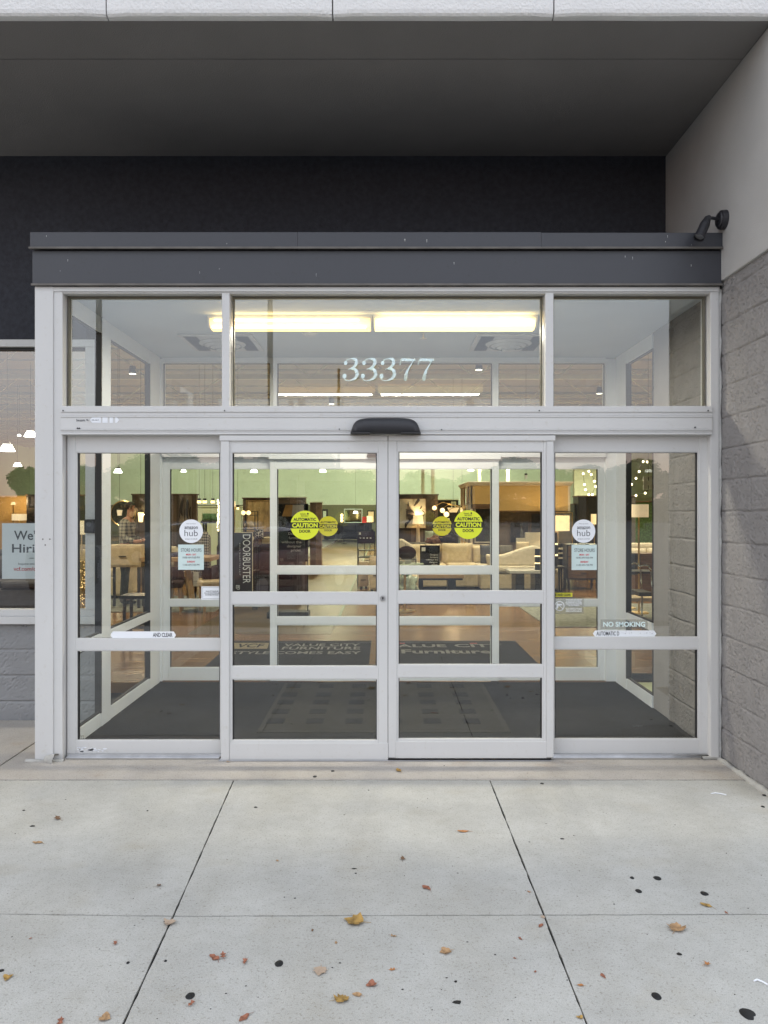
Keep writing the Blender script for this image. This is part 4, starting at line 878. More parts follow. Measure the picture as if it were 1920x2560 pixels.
# door mats -----------------------------------------------------------------------------
def logo_mat(label, x0, x1, build):
    t = thing('logo_mat', label, 'mat', ((x0+x1)/2, 3.45, 0), group='black logo mats inside the doors')
    m = MB(); m.box(x0, x1, 2.46, 4.46, .001, .009); part('mat_body', m, I['rug'], t, .003, world=True); build(t)
def ftext(mb, s, x0, x1, y0, y1, bold=.02):                    # lying on the floor, y0 nearer
    addtext(mb, s, lambda u, v: (x0+(x1-x0)*u, y0+(y1-y0)*v, .0105), bold)
def fq(x, y):                                                 # floor point seen at (x, y)
    k = CZ/(y-1280); return ((x-960)*k, FS*k+CY)
def lm1(t):
    m = MB(); L_ = lambda s, xa, xb, ya, yb: ftext(m, s, fq(xa, yb)[0], fq(xb, yb)[0], fq(0, yb)[1], fq(0, ya)[1])
    L_('VALUE CITY', 707, 900, 1611, 1617.5); L_('FURNITURE', 703, 900, 1619, 1626); L_('STYLE COMES EASY', 572, 902, 1630.5, 1637.5); part('lettering', m, I['rugtext'], t, world=True)
    m = MB(); q = [fq(571, 1624), fq(668, 1624), fq(673, 1609), fq(582, 1609)]; m.flat([(x, y, .0100) for x, y in q]); part('logo_block', m, I['ruggold'], t, world=True)
    m = MB(); ftext(m, 'VCF', fq(588, 1621)[0], fq(655, 1621)[0], fq(0, 1621)[1], fq(0, 1611.5)[1]); part('logo_letters', m, I['rug'], t, world=True)
    for o in t.children:
        if o.name.startswith('logo_letters'): o.location.z += .001
def lm2(t):
    m = MB(); L_ = lambda s, xa, xb, ya, yb: ftext(m, s, fq(xa, yb)[0], fq(xb, yb)[0], fq(0, yb)[1], fq(0, ya)[1], .03)
    L_('VALUE', 962, 1117, 1613, 1620); L_('CITY', 1138, 1262, 1612, 1620); L_('Furniture', 1004, 1232, 1626, 1636); part('lettering', m, I['rugtext'], t, world=True)
    m = MB()
    for xa, xb in ((972, 1012), (1175, 1192)): a_ = fq(xa, 1611.5); b_ = fq(xb, 1609.5); m.flat([(a_[0], a_[1], .011), (b_[0], a_[1], .011), (b_[0], b_[1], .011), (a_[0], b_[1], .011)])
    part('accent', m, I['redm'], t, world=True)
logo_mat('black store mat with grey slogan and tan logo block, left of the two logo mats', -1.87, -.16, lm1); logo_mat('black store mat with grey name and red accents, right of the two logo mats', -.09, 1.64, lm2)

# furnishing kit --------------------------------------------------------------------------
def panelwall(label, x0, x1, ytop, Y, th=.14, m_='brown', name='display_wall', cat='display wall', top=None, y_is_z=False):
    a_, z = Q(x0, ytop, Y); b_ = Q(x1, ytop, Y)[0]
    t = thing(name, label, cat, ((a_+b_)/2, Y, 0)); m = MB(); m.box(a_, b_, Y, Y+th, 0, z-.03); part('panel', m, I[m_], t, .004, world=True)
    m = MB(); m.box(a_-.02, b_+.02, Y-.02, Y+th+.02, z-.03, z); part('cap', m, I[top or 'walnut'], t, .004, world=True); return t
def picture(label, x0, x1, y0, y1, Y, art, frame='blkw', fw=.02, marks=None, markm='ink', cat='picture', name='wall_picture'):
    a_, t_ = Q(x0, y0, Y); b_, u_ = Q(x1, y1, Y); t = thing(name, label, cat, ((a_+b_)/2, Y, u_))
    m = MB(); m.box(a_+fw, b_-fw, Y-.012, Y-.004, u_+fw, t_-fw); part('picture', m, I[art], t, world=True)
    m = MB(); m.box(a_, a_+fw, Y-.025, Y, u_, t_); m.box(b_-fw, b_, Y-.025, Y, u_, t_); m.box(a_+fw, b_-fw, Y-.025, Y, t_-fw, t_); m.box(a_+fw, b_-fw, Y-.025, Y, u_, u_+fw); part('frame', m, I[frame], t, .002, world=True)
    if marks:
        m = MB(); W, H = b_-a_, t_-u_
        for k_ in marks: stroke(m, k_, lambda u, v: (a_+W*u, Y-.0135, u_+H*v), 5)
        part('painted_marks', m, I[markm], t, world=True)
    return t
def lamp(label, x, ytop, ybot, half, Y, shade='shade', base='ceramic', kind='table', zfoot=None, taper=.8, E=6, bulb=False, thick=.035, group=None):
    X, zt = Q(x, ytop, Y); zb = Q(x, ybot, Y)[1]; r = half*(Y-CY)/FS; z0 = zfoot or 0
    t = thing('table_lamp' if kind == 'table' else 'floor_lamp', label, 'lamp', (X, Y, z0), group=group)
    m = MB(); m.cyl((0, 0, zb-z0), (0, 0, zt-z0), r, r*taper, n=28, caps=False); part('lamp_shade', m, I[shade], t, smooth=True)
    m = MB()
    if kind == 'table': m.cyl((0, 0, 0), (0, 0, zb-z0+.02), thick*1.3, thick*.8, n=18)
    else: m.cyl((0, 0, 0), (0, 0, zt-z0-.03), .014, n=10)
    part('stand', m, I[base], t); m = MB(); m.cyl((0, 0, 0), (0, 0, .03), .09 if kind == 'table' else .15, n=24); part('base', m, I[base], t)
    m = MB(); m.ball((0, 0, (zt+zb)/2-z0), min(.04, r*.4)); part('bulb', m, I['bulb'], t)
    if E: light('POINT', (0, 0, (zt+zb)/2-z0+.06), E*2, (1, .68, .36), t, size=.012)
    return t
def support(label, X, Y, w_, d_, h, m_='oak', name='side_table', cat='table'):
    t = thing(name, label, cat, (X, Y, 0)); m = MB(); m.box(-w_/2, w_/2, -d_/2, d_/2, h-.045, h); part('table_top', m, I[m_], t, .005)
    for sx in (-1, 1):
        for sy in (-1, 1): m = MB(); m.cyl((sx*(w_/2-.04), sy*(d_/2-.04), 0), (sx*(w_/2-.05), sy*(d_/2-.05), h-.045), .016, .022, n=10); part('leg', m, I[m_], t)
    return t
def cushion(label, x0, x1, y0, y1, Y, m_, rz=0, rx=-.15, th=.16, group=None):
    a_, t_ = Q(x0, y0, Y); b_, u_ = Q(x1, y1, Y); o = part('cushion', MB().pillow((0, 0, 0), abs(b_-a_), th, t_-u_, rz, rx), I[m_], None, smooth=True); o.location = ((a_+b_)/2, Y, (t_+u_)/2); return tag(o, label, 'cushion', group)
def cabinet(label, x0, x1, ytop, Y, dp, m_, rows=2, name='cabinet', front=None, legs=.1):
    a_, z = Q(x0, ytop, Y); b_ = Q(x1, ytop, Y)[0]; w_ = b_-a_
    t = thing(name, label, name.replace('_', ' '), ((a_+b_)/2, Y+dp/2, 0)); m = MB(); m.box(-w_/2, w_/2, -dp/2, dp/2, legs, z); part('carcass', m, I[m_], t, .004)
    for i in range(rows):
        h0 = legs+.03+(z-legs-.05)*i/rows; h1 = legs+.015+(z-legs-.05)*(i+1)/rows
        m = MB(); m.box(-w_/2+.03, w_/2-.03, -dp/2-.012, -dp/2, h0, h1); dr = part('drawer', m, I[front or m_], t, .003)
        m = MB(); m.box(-.06, .06, -dp/2-.03, -dp/2-.012, (h0+h1)/2-.006, (h0+h1)/2+.006); h = part('handle', m, I['blk'], t); h.parent = dr
    for sx in (-1, 1):
        for sy in (-1, 1): m = MB(); m.box(sx*(w_/2-.05)-.02, sx*(w_/2-.05)+.02, sy*(dp/2-.05)-.02, sy*(dp/2-.05)+.02, 0, legs); part('leg', m, I['blkw'], t)
    return t
# walls standing in the showroom
panelwall('brown panelled display wall behind the left side panel', 330, 491, 1234.5, 12)
panelwall('low brown display wall behind the doorbuster banner', 607, 685, 1244, 14.2, th=.3); panelwall('brown display wall behind the large designer poster', 686, 763, 1242, 14, th=.3, top='column')
panelwall('brown display wall with a pale end post beside the aisle', 775, 803.5, 1254, 15, th=.3, top='column')
t = panelwall('grey-brown display wall behind the white table lamp', 960, 1095, 1235, 12.6, m_='brown', top='grey')
panelwall('dark display wall far back behind the bowl pendant', 1094, 1146, 1248, 22, m_='blkw', top='green')
panelwall('tall pale green wall section behind the string lights', 1436, 1540, 1160, 20, m_='column', top='column')
panelwall('tall dark cabinet wall under the string lights', 1446, 1500, 1239, 13, m_='blkw', th=.5)
panelwall('narrow dark wall strip beside the mustard bulkhead', 1436, 1446, 1259, 13.2, m_='blkw', th=.3)
panelwall('short brown display wall behind the drum lamp at right', 1555, 1589, 1239, 12, m_='grey', th=.3)
panelwall('dark green display wall behind the drum lamp seen through the right side window', 1589, 1760, 1253, 16, m_='leaf', th=.3)
panelwall('tan and olive display wall in the left shop window', -60, 66, 1238, 14, m_='tan', top='olive', th=.3)
panelwall('dark display wall at the left edge of the shop window', 66, 200, 1236, 13.8, m_='blkw', th=.3)
panelwall('green display wall between banner and left side panel', 492, 606, 1265, 15.5, m_='green', top='green')
# mustard bulkhead room vignette
a_, zt = Q(1176, 1204, 12); b_ = Q(1425.5, 1204, 12)[0]; zc = Q(0, 1214, 12)[1]; zl1 = Q(0, 1260, 12)[1]; zl2 = Q(0, 1276.5, 12)[1]; xm = Q(1232, 0, 12)[0]
t = thing('room_bulkhead', 'mustard yellow bulkhead with cream cornice over a brown room display', 'display wall', ((a_+b_)/2, 12, 0))
m = MB(); m.box(a_-.06, b_+.06, 11.94, 14.2, zc+.04, zt); m.box(a_-.03, b_+.03, 11.97, 14.17, zc, zc+.04); part('cornice', m, I['crown'], t, .01, world=True)
m = MB(); m.box(a_, xm, 12.0, 12.2, zl1, zc); m.box(xm, b_, 12.002, 12.2, zl2, zc); part('bulkhead_face', m, I['tan'], t, world=True)
m = MB(); m.box(a_, b_, 12.4, 12.5, 0, zc); part('back_panel', m, I['brown'], t, world=True)
m = MB(); m.box(a_, xm, 12.0, 12.4, zl1-.11, zl1-.001); m.box(xm, b_, 12.0, 12.4, zl2-.035, zl2-.001); part('frieze', m, I['walnut'], t, .006, world=True)
for x0, x1, y0, y1 in ((a_, a_+.05, 12.0, 12.1), (a_, a_+.05, 12.8, 12.9), (a_, a_+.05, 13.5, 13.6), (a_, a_+.06, 14.1, 14.2), (b_-.05, b_, 12.0, 12.1)):
    m = MB(); m.box(x0, x1, y0, y1, 0, zc); part('post', m, I['crown'], t, .004, world=True)
m = MB(); m.box(a_+.012, a_+.03, 12.1, 14.1, 0, .9); m.box(a_+.012, a_+.03, 12.1, 14.1, 1.7, 1.78); part('side_screen', m, I['tan'], t, world=True)
# pictures
picture('tall canvas of dark abstract figures on pale ground', 448, 482, 1237, 1312, 11.98, 'figures', 'walnut', .012, [[(.3, .95, .10), (.33, .8, .16), (.25, .55, .2), (.3, .3, .05)], [(.65, .85, .08), (.7, .65, .22), (.66, .4, .18), (.7, .2, .04)], [(.12, .6, .06), (.15, .45, .12), (.12, .2, .04)], [(.9, .6, .06), (.86, .4, .12), (.9, .2, .04)], [(.48, .55, .05), (.5, .35, .12), (.5, .1, .04)]])
picture('large gold-leaf canvas standing behind the banner', 615, 675.5, 1250, 1329, 14.15, 'goldart', 'gold', .02)
picture('large canvas of black abstract blotches left of the white lamp', 985, 1065, 1246, 1321, 12.55, 'canvas', 'walnut', .012, [[(.44, .9, .02), (.45, .7, .08), (.50, .55, .18), (.62, .40, .20), (.72, .42, .06)], [(.45, .6, .16), (.50, .42, .2), (.48, .25, .06), (.38, .15, .09), (.36, .02, .03)], [(.78, .98, .09), (.7, .85, .08), (.62, .75, .03)], [(.82, .7, .12), (.86, .68, .10)], [(.20, .52, .03), (.32, .62, .025), (.46, .62, .03)], [(.86, .6, .03), (.95, .52, .03), (.9, .4, .02)]])
picture('large dark mirror in an ornate frame under the bulkhead', 1186, 1246, 1268, 1357, 12.38, 'darkart', 'crown', .03); picture('small dark framed poster on the brown panel', 1276, 1319, 1307, 1356, 12.38, 'darkart', 'blkw', .01, [[(.55, .95, .05), (.68, .85, .3), (.8, .95, .05)], [(.6, .7, .08), (.6, .4, .2), (.65, .05, .25)]], 'grey')
picture('dark feather-textured wall panel right of the small poster', 1327, 1355, 1284, 1331, 12.38, 'slate', 'walnut', .01, [[(.2, .1, .06), (.5, .5, .1), (.8, .95, .04)], [(.5, .05, .06), (.8, .5, .1)], [(.1, .5, .05), (.4, .95, .08)]], 'rust')
picture('large brown framed panel behind the lit rectangular shade', 1383, 1431, 1281, 1362, 11.9, 'grey', 'gold', .015); picture('small dark framed print on the far aisle wall, left', 803, 820, 1273, 1300, 44, 'green', 'blkw', .12); picture('striped dark print behind the square lamp at the aisle end', 918, 937, 1276, 1308, 30, 'cream', 'blk', .05, [[(.2, .2, .1), (.3, .7, .1)], [(.45, .2, .1), (.55, .7, .1)], [(.7, .2, .1), (.8, .7, .1)]])
picture('wide mirror at the far end of the aisle', 860, 906, 1272, 1307, 44, 'mirror', 'column', .05, name='wall_mirror', cat='mirror'); picture('grey framed panel low behind the right side window', 1567, 1600, 1383, 1437, 7.4, 'slate', 'steel' if 'steel' in I else 'grey', .015)
picture('pale green framed print far back beside the bowl pendant', 1128, 1140, 1254, 1272, 21.9, 'seafoam', 'green', .04); picture('dark framed board above the hiring sign, shop window', 70, 110, 1236, 1270, 13.6, 'slate', 'blk', .05)
# far sofas
def sofa(label, X, Y, w_, m_, h=.8, rz=0, seats=3):
    t = thing('sofa', label, 'sofa', (X, Y, 0), rz); m = MB(); m.box(-w_/2, w_/2, -.42, .45, .08, .42); part('base', m, I[m_], t, .03)
    m = MB(); m.box(-w_/2, w_/2, .25, .47, .42, h); part('backrest', m, I[m_], t, .06)
    for s in (-1, 1): m = MB(); m.box(s*w_/2-.1, s*w_/2+.1, -.43, .46, .06, .62); part('armrest', m, I[m_], t, .05)
    for i in range(seats):
        x = -w_/2+.1+(w_-.2)*(i+.5)/seats; m = MB(); m.box(x-(w_-.2)/seats/2+.01, x+(w_-.2)/seats/2-.01, -.43, .25, .42, .54); part('seat_cushion', m, I[m_], t, .04)
        m = MB().pillow((x, .18, .70), (w_-.2)/seats*.98, .2, .42, 0, -.15); part('back_cushion', m, I[m_], t, smooth=True)
    for s in (-1, 1):
        for u in (-1, 1): m = MB(); m.cyl((s*(w_/2-.08), u*.36, 0), (s*(w_/2-.08), u*.36, .08), .025, n=8); part('leg', m, I['blkw'], t)
    return t
sofa('black leather sofa at the far end of the aisle', -2.0, 38, 2.6, 'char', 1.0); sofa('second dark sofa across the aisle end, right of the black one', .9, 36, 2.2, 'plum', 1.0); sofa('dark sofa left of the aisle behind the display poster', -4.2, 30, 2.4, 'slate', .95)
s_ = sofa('warm grey sofa behind the white table lamp', Q(1032, 0, 12)[0], 11.95, 1.5, 'grey', .93, seats=2); sofa('beige sofa behind the round gold mirror stand', -5.9, 9.4, 2.0, 'cream', .98); sofa('beige sofa under the drum lamp in the right side window', 5.4, 9.8, 1.3, 'cream2', 1.0)
sofa('dark sofa low behind the hiring sign', -6.35, 7.2, 2.3, 'slate', 1.0); sofa('dark plum sofa between the banner and the designer poster', -2.35, 8.9, 1.6, 'plum', 1.02, seats=2)
# big cream sectional -----------------------------------------------------------------------
ss = thing('sectional_sofa', 'large cream sectional sofa with a swooping chaise arm behind the right door leaf', 'sofa', (1.7, 11.1, 0))
zf = lambda y, Y: Q(0, y, Y)[1]; xf = lambda x, Y: Q(x, 0, Y)[0]
m = MB(); m.box(xf(985, 10.7), xf(1200, 10.7), 10.7, 11.9, .06, .42); part('base', m, I['cream'], ss, .03, world=True)
for i, (xa, xb) in enumerate(((985, 1063), (1064, 1119), (1120, 1200))): m = MB(); m.box(xf(xa, 10.68)+.004, xf(xb, 10.68)-.004, 10.66, 11.6, .40, .53); part('seat_cushion', m, I['cream'], ss, .05, world=True)
m = MB(); m.box(xf(985, 11.7), xf(1230, 11.7), 11.65, 11.95, .1, .90); part('backrest', m, I['cream'], ss, .06, world=True)
for xa, xb, y0, Yc in ((1010, 1062, 1361, 11.5), (1063, 1101, 1359, 11.5), (1102, 1181, 1357, 11.45), (1180, 1203, 1363, 11.5)):
    a_, b_ = xf(xa, Yc), xf(xb, Yc); z1, z0 = zf(y0, Yc), zf(1415, Yc); m = MB().pillow(((a_+b_)/2, Yc, (z0+z1)/2), b_-a_, .30, z1-z0, 0, -.12, .35); part('back_cushion', m, I['cream'], ss, smooth=True, world=True)
# chaise section, nearer
Ych = 10.2; m = MB(); m.box(xf(1202, Ych), xf(1392, Ych), Ych, 11.6, .05, .38); part('chaise_base', m, I['cream'], ss, .04, world=True)
m = MB(); m.box(xf(1202, Ych)+.01, xf(1392, Ych), Ych-.03, 11.4, .385, .52); part('chaise_cushion', m, I['cream2'], ss, .05, world=True)
pts = [(1217, 1386), (1240, 1389), (1262, 1387), (1290, 1378), (1315, 1369), (1336, 1365), (1346, 1366), (1356, 1375), (1358, 1417), (1222, 1417)]
m = MB(); m.prism([(xf(x, 10.45), zf(y, 10.45)) for x, y in pts], 10.45, 10.75); part('swoop_arm', m, I['cream2'], ss, .05, world=True)
m = MB(); m.box(xf(1391, 10.25), xf(1409.5, 10.25), 10.25, 11.3, .02, zf(1415, 10.25)); part('end_arm', m, I['cream2'], ss, .06, world=True)
cushion('slate grey cushion at the right end of the cream sofa back', 1200, 1232, 1362, 1412, 11.15, 'slate', .1); cushion('patterned pale cushion behind the chaise arm', 1246, 1283, 1362, 1388, 11.2, 'grey', .1, -.4); cushion('cream cushion leaning behind the chaise arm', 1290, 1322, 1354, 1380, 11.3, 'cream', -.25)
for i, (x0, x1, y0, y1, m_, lab) in enumerate(((1062, 1084, 1327, 1357, 'seafoam', 'pale grey-green cushion, left one behind the cream sofa'), (1082, 1102, 1331, 1357, 'seafoam', 'pale grey-green cushion, right one behind the cream sofa'))): cushion(lab, x0, x1, y0, y1, 12.1, m_, .1*i)
for x, y, r, sc, m_, lab in ((1092, 1352, .17, (1.4, .8, .6), 'rust', 'brown fur throw heaped on the sofa back, left'), (1112, 1350, .17, (1.3, .8, .7), 'char', 'dark throw heaped on the sofa back, right of the fur one')):
    o = part('throw_blanket', MB().ball((0, 0, 0), r, sc, 20, .5), I[m_], None, smooth=True); X, Z = Q(x, y, 11.95); o.location = (X, 11.95, Z); tag(o, lab, 'blanket')
for x0, x1, y0, y1, lab in ((1313, 1356, 1331, 1368, 'wide cream box board behind the chaise'), (1291, 1313, 1345, 1368, 'small cream box board left of the wide one')):
    a_, z1 = Q(x0, y0, 11.75); b_ = Q(x1, 0, 11.75)[0]; m = MB(); m.box(a_, b_, 11.75, 11.83, .06, z1); m.box(a_, a_+.04, 11.75, 11.9, 0, .06); m.box(b_-.04, b_, 11.75, 11.9, 0, .06); tag(part('headboard', m, I['cardw'], None, .01), lab, 'headboard')
# coffee table with sign
ct = thing('coffee_table', 'pale wood coffee table on black pedestals in front of the cream sofa', 'table', (1.0, 9.85, 0))
m = MB(); m.box(xf(1022, 9.6), xf(1160, 9.6), 9.6, 10.15, zf(1446, 9.6)-.0, zf(1437, 9.6)); part('table_top', m, I['oak'], ct, .004, world=True)
m = MB(); m.box(xf(1038, 9.62), xf(1157, 9.62), 9.63, 10.12, zf(1451, 9.6), zf(1446.2, 9.6)); part('apron', m, I['blkw'], ct, world=True)
for xa, xb in ((1120, 1140), (1040, 1058)): m = MB(); m.box(xf(xa, 9.7), xf(xb, 9.7), 9.7, 10.05, 0, zf(1451, 9.6)); part('pedestal', m, I['blkw'], ct, .004, world=True)
def designer_sign(label, x0, x1, y0, y1, Y, stand, tx0, tx1, ty0, pitch, art=False, ybase=None):
    a_, t_ = Q(x0, y0, Y); b_, u_ = Q(x1, y1, Y); t = thing('display_sign', label, 'sign', ((a_+b_)/2, Y, 0 if stand else u_))
    m = MB(); m.box(a_, b_, Y, Y+.012, u_, t_); part('board', m, I['rug'], t, .001, world=True)
    m = MB(); k = ['Designer', 'furniture', 'without the', 'designer', 'prices.']; full = tx1-tx0
    for i, s in enumerate(k):
        w_ = full*(.66, .64, 1, .73, .53)[i]; asc = pitch*.62; dn = pitch*.17 if i in (0, 3, 4) else 0; qtext(m, s, tx1-w_, tx1, ty0+i*pitch, ty0+i*pitch+asc+dn, Y-.002, .015)
    part('lettering', m, I['tag'], t, world=True); return t, a_, b_, t_, u_
t, a_, b_, t_, u_ = designer_sign('small black designer furniture sign standing on the coffee table', 1050, 1099.5, 1363.5, 1438, 9.9, False, 1065, 1095, 1385, 6.15)
m = MB(); q0 = Q(1054, 1368.5, 9.9); q1 = Q(1063.5, 1378, 9.9); m.box(q0[0], q1[0], 9.895, 9.9, q1[1], q0[1]); part('logo_square', m, I['tag'], t, world=True)
t, a_, b_, t_, u_ = designer_sign('large black designer furniture poster in a floor stand, with an orange lamp picture', 688, 770, 1261, 1404, 6.6, True, 704, 753.5, 1331, 10.4)
m = MB(); m.prism([Q(x, y, 6.595) for x, y in ((714, 1262), (759, 1262), (760, 1291), (705, 1291))], 6.594, 6.599); part('lamp_picture', m, I['orange'], t, world=True)
m = MB(); m.prism([Q(x, y, 6.595) for x, y in ((732, 1262), (759, 1262), (760, 1291), (729, 1291))], 6.591, 6.5935); part('wall_picture', m, I['cardw'], t, world=True)
m = MB(); q0 = Q(768, 0, 6.6)[0]; 
for X in (a_, b_-.012): m.box(X, X+.014, 6.605, 6.62, .03, t_)
m.box(a_, b_, 6.602, 6.62, t_, t_+.012); part('stand_frame', m, I['blk'], t, world=True)
m = MB(); m.box(Q(668, 0, 6.5)[0], b_+.02, 6.45, 6.75, 0, .10); part('base', m, I['blk'], t, .01, world=True)
m = MB(); logo(m, 700, 708, 1404-8, 1404-1.5, 6.598); part('logo_mark', m, I['rugtext'], t, world=True)
# plastic-wrapped plant, armchair, round table
o = thing('wrapped_bundle', 'pale green plastic-wrapped bundle left of the coffee table', 'bundle', (Q(1018, 0, 8.5)[0], 8.5, 0)); m = MB(); m.ball((0, 0, .25), .2, (.95, .9, 1.2), 28, .5); part('wrap', m, I['bag'], o, smooth=True); m = MB(); m.ball((-.02, 0, .52), .09, (1, 1, .5), 14, .6); part('knot', m, I['leaf'], o, smooth=True)
ac = thing('armchair', 'cream armchair with ribbed curved back, right of the centre stile', 'armchair', (Q(1010, 0, 9)[0], 9.3, 0)); X0 = Q(970, 0, 9)[0]-ac.location.x; X1 = Q(1050, 0, 9)[0]-ac.location.x; zt = Q(0, 1348, 9)[1]
m = MB(); m.box(X0+.03, X1-.03, -.35, .32, .12, .45); part('seat', m, I['cream'], ac, .05)
m = MB(); pts = [(X0, .3), (X0, zt*.72), (X0+.08, zt*.93), ((X0+X1)/2-.03, zt), (X1-.12, zt*.88), (X1-.02, zt*.66), (X1, .3)]; m.prism(pts, .12, .34); part('backrest', m, I['cream2'], ac, .04)
m = MB()
for i in range(7): u = .56+.055*i; x = X0+(X1-X0)*u; m.cyl((x, .105, .5), (x, .105, zt*(.97-.30*(u-.5)**1.2*1.6)-.04), .006, n=6)
part('rib', m, I['grey'], ac)
for sx in (X0+.08, X1-.08):
    for sy in (-.28, .26): m = MB(); m.cyl((sx, sy, 0), (sx, sy, .12), .02, n=8); part('leg', m, I['blkw'], ac)
o = part('cushion', MB().ball((0, 0, 0), .175, (1, .45, .72), 24), I['plum'], None, smooth=True); X, Z = Q(1017, 1382, 8.85); o.location = (X, 8.85, Z); tag(o, 'round dark plum cushion on the ribbed armchair', 'cushion')
gt = thing('glass_table', 'small round glass side table carrying a tray, beside the centre stile', 'table', (Q(1012, 0, 7.3)[0], 7.3, 0)); zt = Q(0, 1409, 7.3)[1]
m = MB(); m.cyl((0, 0, zt-.012), (0, 0, zt), .31, n=40); part('table_top', m, I['seafoam'], gt); m = MB(); m.cyl((0, 0, .02), (0, 0, zt-.012), .02); part('stem', m, I['gold'], gt); m = MB(); m.cyl((0, 0, 0), (0, 0, .02), .17, n=30); part('base', m, I['gold'], gt)
bk = thing('display_tray', 'wire tray with white boxes on the round glass table', 'tray', (gt.location.x-.02, 7.2, zt)); m = MB(); z1 = .075
for (p, q) in (((-.2, 0, 0), (.2, 0, 0)), ((-.2, 0, z1), (.2, 0, z1)), ((-.2, 0, 0), (-.2, 0, z1)), ((.2, 0, 0), (.2, 0, z1)), ((-.2, .12, z1), (.2, .12, z1)), ((-.2, 0, z1), (-.2, .12, z1)), ((.2, 0, z1), (.2, .12, z1)), ((-.2, .12, 0), (-.2, .12, z1)), ((.2, .12, 0), (.2, .12, z1))): m.cyl(p, q, .005, n=6)
part('wire_frame', m, I['blk'], bk); m = MB(); m.box(-.1, -.01, .03, .1, .001, .05); m.box(.02, .12, .03, .1, .001, .06); part('white_box', m, I['cardw'], bk)
# lamps
lt = support('small oak table under the white table lamp', Q(1045, 0, 13)[0], 12.45, .5, .35, .62); 
lamp('lit white table lamp with cream column in front of the blotchy canvas', 1045, 1289, 1310, 14, 12.4, 'shade', zfoot=.62, taper=.82, thick=.045)
lt = support('low table under the lamp hidden behind the small caution disc', Q(1117, 0, 12)[0], 12.45, .4, .3, .6); lamp('cream table lamp just below the arc lamp globes', 1117, 1296, 1320, 7, 12.4, 'shade2', zfoot=.6, taper=1, E=2)
lt = support('narrow table behind the chaise end', Q(1396, 0, 11.4)[0], 11.5, .5, .3, .5, 'blkw'); lamp('wide lit rectangular drum lamp above the chaise end', 1392, 1289, 1327, 31, 11.3, 'shade', zfoot=.5, taper=1.0, E=7)
lamp('tall black floor lamp with square lit shade in the aisle distance', 925, 1290, 1305, 8, 20, 'shade', 'blk', 'floor', E=3, taper=1); lamp('red-shaded lamp left of the square lamp at the aisle end', 911, 1292, 1307, 6, 22, 'redl', 'blk', 'floor', E=0, taper=.9)
lamp('lit drum floor lamp seen through the right side window', 1597, 1261, 1293, 23.5, 7, 'shade2', 'gold', 'floor', E=5, taper=1, bulb=True); lamp('half-hidden lit shade left of the drum floor lamp', 1566, 1262, 1292, 8, 7.6, 'shade2', 'gold', 'floor', E=2, taper=1)
lamp('small lit lamp at the edge of the right inner side panel', 1486, 1285, 1311, 8.5, 12.6, 'shade', 'gold', 'floor', E=3, taper=1); lamp('drum lamp above the hiring sign in the shop window', 48, 1285, 1301, 17, 9, 'shade2', 'gold', 'floor', E=3, taper=1)
lamp('lit bell-shaped wall washer lamp in the shop window', 33, 1255, 1262, 6, 13.4, 'shade', 'gold', 'floor', E=9, taper=.6); lamp('square cream lamp at the left side of the side panel', 204, 1302, 1336, 16, 9.5, 'shade2', 'ceramic', 'floor', E=2, taper=1)
# arc lamp and bowl pendant, tri-globe, globes
al = thing('arc_lamp', 'arched floor lamp with three glowing globes over the sofa', 'lamp', (Q(1118, 0, 12)[0]+.35, 12.2, 0)); ox, oy = al.location.x, al.location.y
G = [Q(1086, 1270, 12.1), Q(1106, 1276, 12.1), Q(1116, 1286, 12.1)]
for (x, z), r in zip(G, (.05, .055, .06)): m = MB(); m.ball((x-ox, -.1, z), r); part('globe', m, I['bulb'], al, smooth=True)
m = MB()
for (x, z) in G: m.tube([(x-ox, -.1, z+.04), ((x-ox)*.7-.0, -.05, z+.13), (-.05, 0, 1.75), (0, 0, 1.4), (0, 0, .0)], .007, 6)
part('arched_stem', m, I['gold'], al); m = MB(); m.cyl((0, 0, 0), (0, 0, .03), .16, n=24); part('base', m, I['gold'], al)
def pendant(label, x, y0, y1, half, Y, top=5.0, m_='shade', taper=1.0, E=4):
    X, z1 = Q(x, y0, Y); z0 = Q(x, y1, Y)[1]; r = half*(Y-CY)/FS; t = thing('pendant_lamp', label, 'lamp', (X, Y, z0)); m = MB(); m.cyl((0, 0, 0), (0, 0, z1-z0), r*taper, r, n=28); part('lamp_shade', m, I[m_], t, smooth=False)
    m = MB(); m.cyl((0, 0, z1-z0), (0, 0, top-z0), .003, n=6); m.cyl((0, 0, z1-z0), (0, 0, z1-z0+.04), .03, n=10); part('cord', m, I['blk'], t)
    if E: light('POINT', (0, 0, -.06), E*1.5, (1, .7, .38), t, size=.012)
    return t
pendant('glowing bowl pendant right of the arc lamp', 1133, 1269, 1281, 15, 14, taper=.6); pendant('small glowing shade right of the bowl pendant', 1155, 1269, 1279, 4, 14, taper=.9, E=0)
pendant('small dark sensor hanging in front of the mustard bulkhead', 1315, 1188, 1197, 3.5, 11, m_='tag', E=0)
for (x, lab) in ((498, 'first'), (512, 'second'), (532, 'third')): pendant('tiny glowing dome pendant, %s from the left behind the store hours card' % lab, x, 1251.5, 1258, 5, 9, m_='bulb', taper=1, E=0)
pendant('glowing glass bulb pendant right of the round gold mirror', 352, 1281, 1305, 7, 7, m_='bulb', taper=.7, E=3); pendant('small cup lamp inside the round gold mirror view', 299, 1275, 1289, 7, 9.6, m_='shade2', taper=.7, E=0)
tg = thing('globe_lamp', 'slim floor lamp with three stacked amber globes in the far aisle', 'lamp', (Q(854.5, 0, 33)[0], 33, 0))
for y in (1288, 1295, 1302): m = MB(); m.ball((0, 0, Q(0, y, 33)[1]), .08); part('globe', m, I['bulb'], tg, smooth=True)
